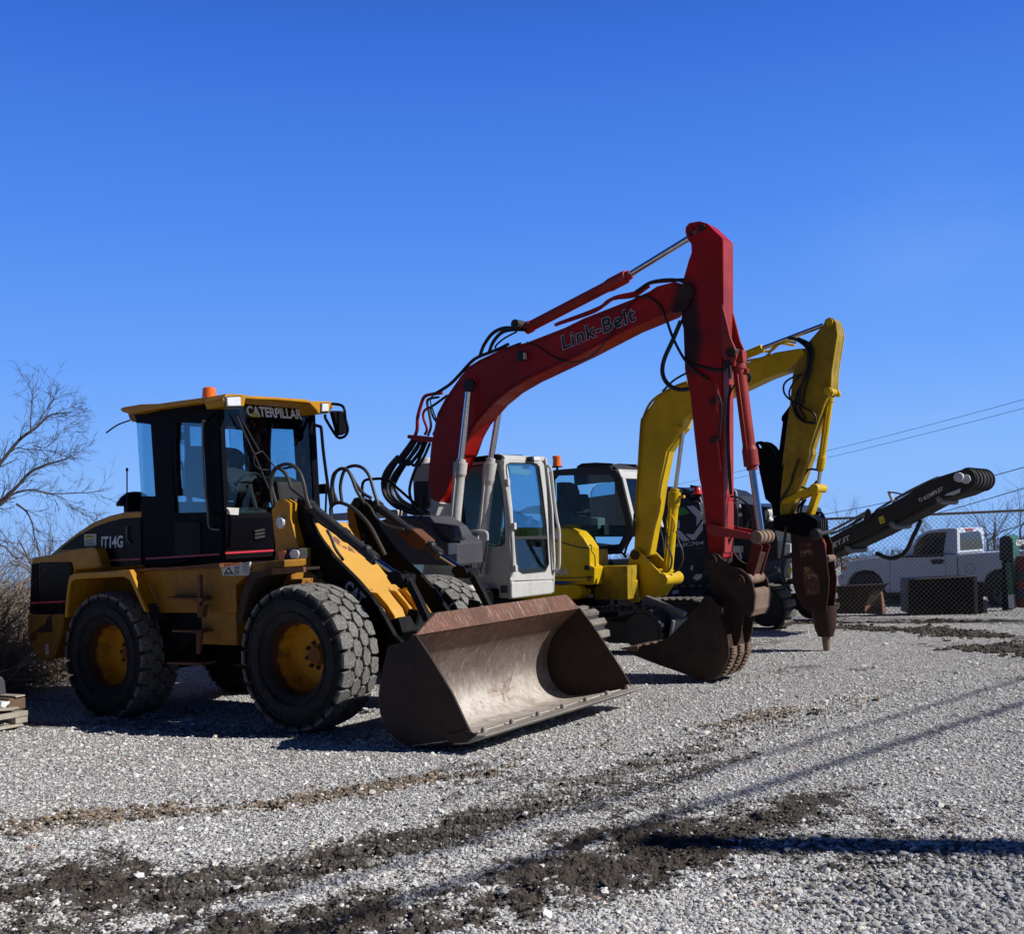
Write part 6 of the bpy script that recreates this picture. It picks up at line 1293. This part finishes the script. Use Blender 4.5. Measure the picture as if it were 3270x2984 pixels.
# heap edge at the lower right: coarser stones
h0 = ground('W', 1900, 1800); n = 9000; r_ = np.abs(rng.normal(0, .55, n)); X = h0.x+.55+rng.normal(0, .42, n); Y = h0.y-.1+rng.normal(0, .38, n); S = rng.uniform(.010, .021, n); g = rng.uniform(.24, .60, n); stones('coarse_gravel', X, Y, S, np.stack([g, g, g*.98], 1), 'coarser clean stones at the lower right of the yard', sink=.6)
# tan and brown clods on the ridge
def along(pl, n, w_):
    pl = [Vector((a, b, 0)) for a, b in pl]; L_ = [(pl[i+1]-pl[i]).length for i in range(len(pl)-1)]; T_ = sum(L_); o = []
    for _ in range(n):
        s = rng.random()*T_*.75
        for i, l in enumerate(L_):
            if s <= l: break
            s -= l
        d = (pl[i+1]-pl[i]).normalized(); p = pl[i]+d*s+Vector((-d.y, d.x, 0))*rng.normal(0, w_); o.append((p.x, p.y))
    return np.array(o)
A2 = along(RIDGE, 3600, .2); kf = fields(A2[:, 0], A2[:, 1])[1]; A2 = A2[(kf > .12) | (rng.random(len(A2)) < .07)]; n = len(A2); S = rng.uniform(.005, .020, n); k = rng.random((n, 1))**1.6; C = np.array([.09, .07, .052])*(1-k)+np.array([.40, .30, .20])*k; stones('soil_clods', A2[:, 0], A2[:, 1], S, C, 'tan and brown soil clods in a line across the gravel', sink=.35)
A2 = np.concatenate([along(m_[0], 900, m_[1]*.8) for m_ in MUDS[:5]]+[along(TREAD, 300, .25)]); n = len(A2); S = rng.uniform(.004, .014, n); k = rng.random((n, 1)); C = np.array([.035, .028, .022])*(1-k)+np.array([.12, .10, .08])*k; stones('mud_clods', A2[:, 0], A2[:, 1], S, C, 'dark mud clods along the wheel tracks', sink=.3)
A2 = np.concatenate([along(m_[0], 1700, m_[1]*1.1) for m_ in MUDS[5:8]]); A2 = A2[fields(A2[:, 0], A2[:, 1])[0] > .3]; n = len(A2); S = rng.uniform(.012, .04, n); k = rng.random((n, 1)); C = np.array([.03, .024, .02])*(1-k)+np.array([.10, .08, .06])*k; stones('mud_rim', A2[:, 0], A2[:, 1], S, C, 'dark churned mud near the fence', sink=.3)
# ================================================================== BARE TREES AND BRUSH
M['bark'] = plain('grey_brown_bark', (.10, .085, .07), .9); M['twig'] = plain('twig_bark', (.085, .07, .06), .9); M['brush'] = plain('dead_brush', (.26, .21, .165), .9)
def twigs(mb, p, d, L_, r, depth, rnd, curve=.25, nb=(3, 5), zmin=None):
    pts_ = [Vector(p)]; d = Vector(d).normalized(); n = 5 if depth > 0 else 3
    for i in range(n):
        d = (d+Vector((rnd.gauss(0, curve), rnd.gauss(0, curve), rnd.gauss(.03, curve))) * .5).normalized(); pts_.append(pts_[-1]+d*(L_/n))
    rr = [r*(1-.65*i/n) for i in range(n+1)]
    mb.tube(pts_, rr, 3 if r < .012 else 5, False, False)
    if depth > 0:
        for k in range(rnd.randint(*nb)):
            t = rnd.uniform(.25, 1); i = min(n-1, int(t*n)); q = pts_[i]+(pts_[i+1]-pts_[i])*(t*n-i)
            dd = (pts_[i+1]-pts_[i]).normalized(); ax = Vector((rnd.gauss(0, 1), rnd.gauss(0, 1), rnd.gauss(0, 1))); nd = (dd+ax.normalized()*rnd.uniform(.5, .95)).normalized()
            twigs(mb, q, nd, L_*rnd.uniform(.42, .68), max(.0022, rr[i]*.52), depth-1, rnd, curve, nb)
rd = random.Random(5)
tt = Vector((-7.9, 14.8, 0)); tree = thing('bare_tree', tt, 'large leafless tree at the left edge reaching over the loader tail', 'tree')
mb = MB(); mb.tube([(0, 0, -.1), (-.05, 0, 1.2), (-.2, .1, 2.4), (-.25, .1, 3.4)], [.16, .12, .09, .07], 8); mb.build('trunk', M['bark'], tree)
crown = MB()
Yt = 14.6
def tp(x, y, dy=0): return atY(Yt+dy, 'A', x, y)-tt
limbs = [([(-500, 1500), (-150, 1000), (0, 810), (180, 590), (330, 480), (450, 370), (560, 345), (650, 340)], 0, .045), ([(280, 500), (285, 330), (300, 180), (305, 60)], .1, .014), ([(-400, 1500), (-100, 1260), (0, 1170), (150, 1030), (280, 890), (430, 820), (600, 770), (660, 735)], .2, .05),
         ([(-300, 1380), (20, 1180), (120, 1090), (300, 1050), (450, 1085), (750, 1080), (960, 1060)], -.1, .028), ([(150, 1180), (250, 1260), (300, 1380), (320, 1500), (380, 1650)], .3, .022), ([(-300, 1700), (0, 1560), (150, 1680), (300, 1640)], .1, .02),
         ([(330, 480), (420, 320), (480, 240), (500, 190)], .1, .012), ([(400, 1080), (560, 1120), (700, 1240), (850, 1300)], .0, .010), ([(300, 640), (430, 660), (560, 520), (600, 490)], .2, .010), ([(-200, 1100), (100, 700), (250, 680), (450, 690), (630, 705)], .2, .016)]
for pl, dy, r_ in limbs:
    pts_ = [tp(x, y, dy+.05*i) for i, (x, y) in enumerate(pl)]; sp_ = smooth_path(pts_, 4); rr = [r_*.72*(1-.85*i/(len(sp_)-1)) for i in range(len(sp_))]
    crown.tube(sp_, rr, 5, False, False)
    for i in range(2, len(sp_)-1):
        dd = (sp_[i+1]-sp_[i]).normalized()
        for k in range(1 if i % 3 else 2):
            ax = Vector((rd.gauss(0, 1), rd.gauss(0, .8), rd.gauss(.1, 1))); twigs(crown, sp_[i], dd*.9+ax.normalized()*.7, rd.uniform(.16, .42), max(.003, rr[i]*.3), 2, rd, .3, (2, 4))
crown.build('crown', M['twig'], tree)
for k, (x0, y0, hh, lab) in enumerate([(-9.9, 16.5, 3.0, 'smaller leafless tree behind the pallet, left of the large one'), (-7.2, 17.5, 2.3, 'low leafless tree just behind the tail of the loader')]):
    t2 = thing('bare_tree', (x0, y0, 0), lab, 'tree'); a = MB(); a.tube([(0, 0, -.1), (.05, 0, hh*.25), (-.1, 0, hh*.5)], [.09, .07, .05], 6); a.build('trunk', M['bark'], t2)
    c2 = MB()
    for j in range(9): twigs(c2, (0, 0, hh*rd.uniform(.15, .5)), (rd.gauss(0, .8), rd.gauss(0, .6), 1), hh*.5, .03, 3, rd, .3, (3, 5))
    c2.build('crown', M['twig'], t2)
br_ = MB(); rd = random.Random(11)
def stem(x, y, hmax):
    d = Vector((rd.gauss(0, .8), rd.gauss(0, .5), rd.uniform(.1, 1))).normalized(); twigs(br_, (x, y, rd.uniform(-.05, .9 if rd.random() < .5 else .1)), d, rd.uniform(.5, 1)*hmax, rd.uniform(.004, .013), 1, rd, .5, (2, 4))
for k in range(2100):
    y = rd.uniform(12.3, 16.5); x = -rd.uniform(.33, .56)*y-.15
    if y < 14.6 and x > -6.3: x = -6.35-rd.random()
    stem(x, y, 1.5)
for k in range(700): y = rd.uniform(17.2, 19); stem(rd.uniform(-7, -1.5), y, 1.0)
for k in range(2600):
    y = rd.uniform(12.2, 14.5); x = -rd.uniform(.36, .56)*y
    if x > -6.2: x = -6.2-rd.random()*.8
    d = Vector((rd.gauss(0, 1), rd.gauss(0, .6), rd.gauss(.1, .4))).normalized(); twigs(br_, (x, y, abs(rd.gauss(0, .45))), d, rd.uniform(.2, .7), rd.uniform(.003, .008), 0, rd, .6)
tag(br_.build('brush', M['brush']), 'tangle of dead brown brush behind the loader and pallet', 'brush', kind='stuff')
bank = MB(); n_ = 20
for i in range(n_):
    x = -12+i*.5; bank.add([(x, 19.2+.3*math.sin(i), -.05), (x+.55, 19.2+.3*math.sin(i+1), -.05), (x+.55, 20.6, .75+.2*math.sin(i*1.7+1.7)), (x, 20.6, .75+.2*math.sin(i*1.7)), (x+.55, 23, .6), (x, 23, .6)], [(0, 1, 2, 3), (3, 2, 4, 5)])
bo2 = bank.build('earth_bank', plain('leaf_litter', (.07, .05, .035), .95)); bo2['kind'] = 'structure'
# low woods and bare trees on the skyline
wd = MB(); rd = random.Random(23)
for k in range(1500):
    x = rd.uniform(-75, 95); y = rd.uniform(105, 135); h_ = rd.uniform(1.0, 2.4)+.6*math.sin(x*.13); zb = -.1-.026*(y-30); wd.tube([(x, y, zb-.1), (x+rd.gauss(0, .3), y, zb+h_*.5), (x+rd.gauss(0, .8), y, zb+h_)], [.09, .05, .015], 3, False, False)
    for j in range(4): z = h_*rd.uniform(.3, .9); wd.tube([(x, y, zb+z), (x+rd.gauss(0, .8), y+rd.gauss(0, .3), zb+z+rd.uniform(.2, 1))], [.03, .012], 3, False, False)
tag(wd.build('distant_woods', plain('hazy_bark', (.075, .07, .085), .9)), 'low hazy belt of leafless woods along the horizon', 'woods', kind='stuff')
rd = random.Random(31)
for k, (X_, yy, D, hh, lab) in enumerate([('K', 230, 48, 3.6, 'small rounded leafless tree rising above the conveyor foot'), ('K', 1130, 44, 3.0, 'leafless shrub just left of the pickup cab roof'), ('K', 1560, 40, 3.6, 'leafless tree right behind the pickup rear window'), ('K', 1620, 46, 4.0, 'leafless tree between the pickup bed and the mailbox'), ('K', 1860, 42, 4.2, 'leafless tree behind the mailbox at the right edge'), ('K', 980, 50, 2.8, 'leafless shrub at the pickup windscreen')]):
    d = ray('K', yy, 800); p_ = CAM+d*(D/d.y); p_.z = -.5; hh += .4; t3 = thing('bare_tree', p_, lab, 'tree'); a = MB(); a.tube([(0, 0, 0), (0, 0, hh*.4)], [.06, .04], 5, sm=False); a.build('trunk', M['bark'], t3)
    c3 = MB()
    for j in range(9): twigs(c3, (0, 0, hh*rd.uniform(.1, .4)), (rd.gauss(0, .7), rd.gauss(0, .5), 1), hh*.42, .02, 2, rd, .25, (3, 5))
    c3.build('crown', plain('hazy_twig', (.13, .105, .09), .9) if k == 0 else bpy.data.materials['hazy_twig'], t3)
# ================================================================== POLE AND WIRES
M['pole'] = paint('weathered_pole_wood', (.20, .15, .11), .9, .3, (.1, .08, .06), 0)
SUNAZ = math.atan2(-.217, .976); SUNEL = R(37)
sd = Vector((math.cos(SUNAZ)*math.cos(SUNEL), math.sin(SUNAZ)*math.cos(SUNEL), math.sin(SUNEL)))
Hp = 8.4; tip = Vector((.72, 6.13, 0)); base_ = tip+sd*(Hp/sd.z); base_.z = 0
pole = thing('utility_pole', base_, 'wooden utility pole standing right of the yard, its shadow crossing the gravel', 'pole')
MB().cyl((0, 0, -.3), (0, 0, Hp), .17, .15).build('pole_shaft', M['pole'], pole)
for nm, (p0, p1), r_ in (('overhead_cable', ((5.25, 11.79), (.36, 6.93)), .022), ('overhead_cable', ((4.54, 10.21), (.78, 6.61)), .034)):
    hh = 7.6; o_ = sd*(hh/sd.z); a = Vector((*p0, 0))+o_; b = Vector((*p1, 0))+o_; d = (b-a).normalized(); a = a-d*26; b = b+d*7
    mid = (a+b)/2; pts_ = [a+(b-a)*t+Vector((0, 0, -.0)) for t in (0, .25, .5, .75, 1)]
    tag(MB().tube(pts_, r_, 6).build(nm, M['hoseblack']), 'thick black cable on the pole, casting the %s diagonal shadow' % ('upper' if r_ < .03 else 'lower'), 'cable')
def wire(z, pa, pb, da, db, lab, r_=.016):
    A = ray(z, *pa); A = CAM+A*(da/A.y); B = ray(z, *pb); B = CAM+B*(db/B.y); e = A+(A-B)*.25
    pts_ = [B+(e-B)*t-Vector((0, 0, 4*t*(1-t)*.25)) for t in np.linspace(0, 1, 9)]
    tag(MB().tube(pts_, r_, 5).build('power_line', M['hoseblack']), lab, 'power line', 'power lines across the sky')
wire('W', (2016, 779), (1330, 955), 45, 70, 'topmost power line crossing the sky at the right', .010); wire('W', (2016, 796), (1330, 966), 45, 70, 'second power line from the top at the right', .010)
wire('W', (2016, 911), (1590, 1018), 38, 60, 'power line passing just above the conveyor head'); wire('W', (2016, 952), (1650, 1052), 38, 60, 'power line passing just below the conveyor head'); wire('W', (2016, 1024), (1760, 1085), 38, 60, 'lowest power line, seen through the fence above the pickup')
# ================================================================== light and sky
sun = bpy.data.objects.new('sun', bpy.data.lights.new('sun', 'SUN')); col.objects.link(sun)
sun.data.energy = 5.0; sun.data.angle = R(.5); sun.data.color = (1, .965, .92)
sun.rotation_euler = sd.to_track_quat('Z', 'Y').to_euler()
w = bpy.data.worlds.new('World'); sc.world = w; w.use_nodes = True; nt = w.node_tree
sky = nt.nodes.new('ShaderNodeTexSky'); sky.sky_type = 'NISHITA'; sky.sun_disc = False; sky.sun_elevation = SUNEL
sky.sun_rotation = math.pi/2-SUNAZ; sky.altitude = 300; sky.air_density = 1.0; sky.dust_density = .35; sky.ozone_density = 3
tcw = nt.nodes.new('ShaderNodeTexCoord'); sx = nt.nodes.new('ShaderNodeSeparateXYZ'); nt.links.new(tcw.outputs['Generated'], sx.inputs[0])
cr = nt.nodes.new('ShaderNodeValToRGB'); nt.links.new(sx.outputs[2], cr.inputs[0])   # deep polarised blue, paler towards the horizon
e = cr.color_ramp.elements; e[0].position = 0; e[0].color = (.26, .51, 1.0, 1); e[1].position = 1; e[1].color = (.004, .014, .06, 1)
for p_, c_ in ((.06, (.235, .48, 1.0)), (.16, (.138, .365, .98)), (.28, (.076, .262, .89)), (.42, (.038, .160, .71)), (.56, (.011, .050, .25))):
    q_ = e.new(p_); q_.color = (*c_, 1)
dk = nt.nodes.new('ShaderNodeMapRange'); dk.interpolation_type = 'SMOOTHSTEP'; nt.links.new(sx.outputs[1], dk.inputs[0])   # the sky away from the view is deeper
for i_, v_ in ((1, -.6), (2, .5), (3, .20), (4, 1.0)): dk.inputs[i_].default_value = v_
ms = nt.nodes.new('ShaderNodeVectorMath'); ms.operation = 'SCALE'; nt.links.new(sky.outputs[0], ms.inputs[0]); ms.inputs['Scale'].default_value = .1
mx = nt.nodes.new('ShaderNodeMix'); mx.data_type = 'RGBA'; mx.inputs[0].default_value = .95
nt.links.new(ms.outputs[0], mx.inputs[6]); nt.links.new(cr.outputs[0], mx.inputs[7])
# faint high cirrus
ns = nt.nodes.new('ShaderNodeTexNoise'); ns.inputs['Scale'].default_value = 1.6; ns.inputs['Detail'].default_value = 7; mpw = nt.nodes.new('ShaderNodeMapping'); mpw.inputs['Scale'].default_value = (1, 1, 2.5); mpw.inputs['Rotation'].default_value = (.3, .6, .2)
nt.links.new(tcw.outputs['Generated'], mpw.inputs[0]); nt.links.new(mpw.outputs[0], ns.inputs['Vector'])
mr = nt.nodes.new('ShaderNodeMapRange'); mr.interpolation_type = 'SMOOTHSTEP'; nt.links.new(ns.outputs[0], mr.inputs[0]); mr.inputs[1].default_value = .5; mr.inputs[2].default_value = .85; mr.inputs[4].default_value = .03
wx = nt.nodes.new('ShaderNodeMapRange'); wx.interpolation_type = 'SMOOTHSTEP'; nt.links.new(sx.outputs[0], wx.inputs[0]); wx.inputs[1].default_value = .22; wx.inputs[2].default_value = .45; wx.inputs[4].default_value = .3
nt.links.new(wx.outputs[0], mr.inputs[4])
m2 = nt.nodes.new('ShaderNodeMix'); m2.data_type = 'RGBA'; nt.links.new(mr.outputs[0], m2.inputs[0]); nt.links.new(mx.outputs[2], m2.inputs[6]); m2.inputs[7].default_value = (.6, .75, 1, 1)
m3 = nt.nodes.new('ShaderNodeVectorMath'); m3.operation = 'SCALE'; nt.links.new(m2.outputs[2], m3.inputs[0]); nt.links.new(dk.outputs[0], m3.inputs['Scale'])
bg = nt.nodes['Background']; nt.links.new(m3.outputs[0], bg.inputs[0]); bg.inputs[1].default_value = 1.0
sc.view_settings.view_transform = 'Standard'; sc.view_settings.look = 'None'; sc.view_settings.exposure = 0
sc.render.engine = 'CYCLES'; sc.cycles.use_denoising = True
sc.cycles.max_bounces = 8; sc.cycles.transparent_max_bounces = 16
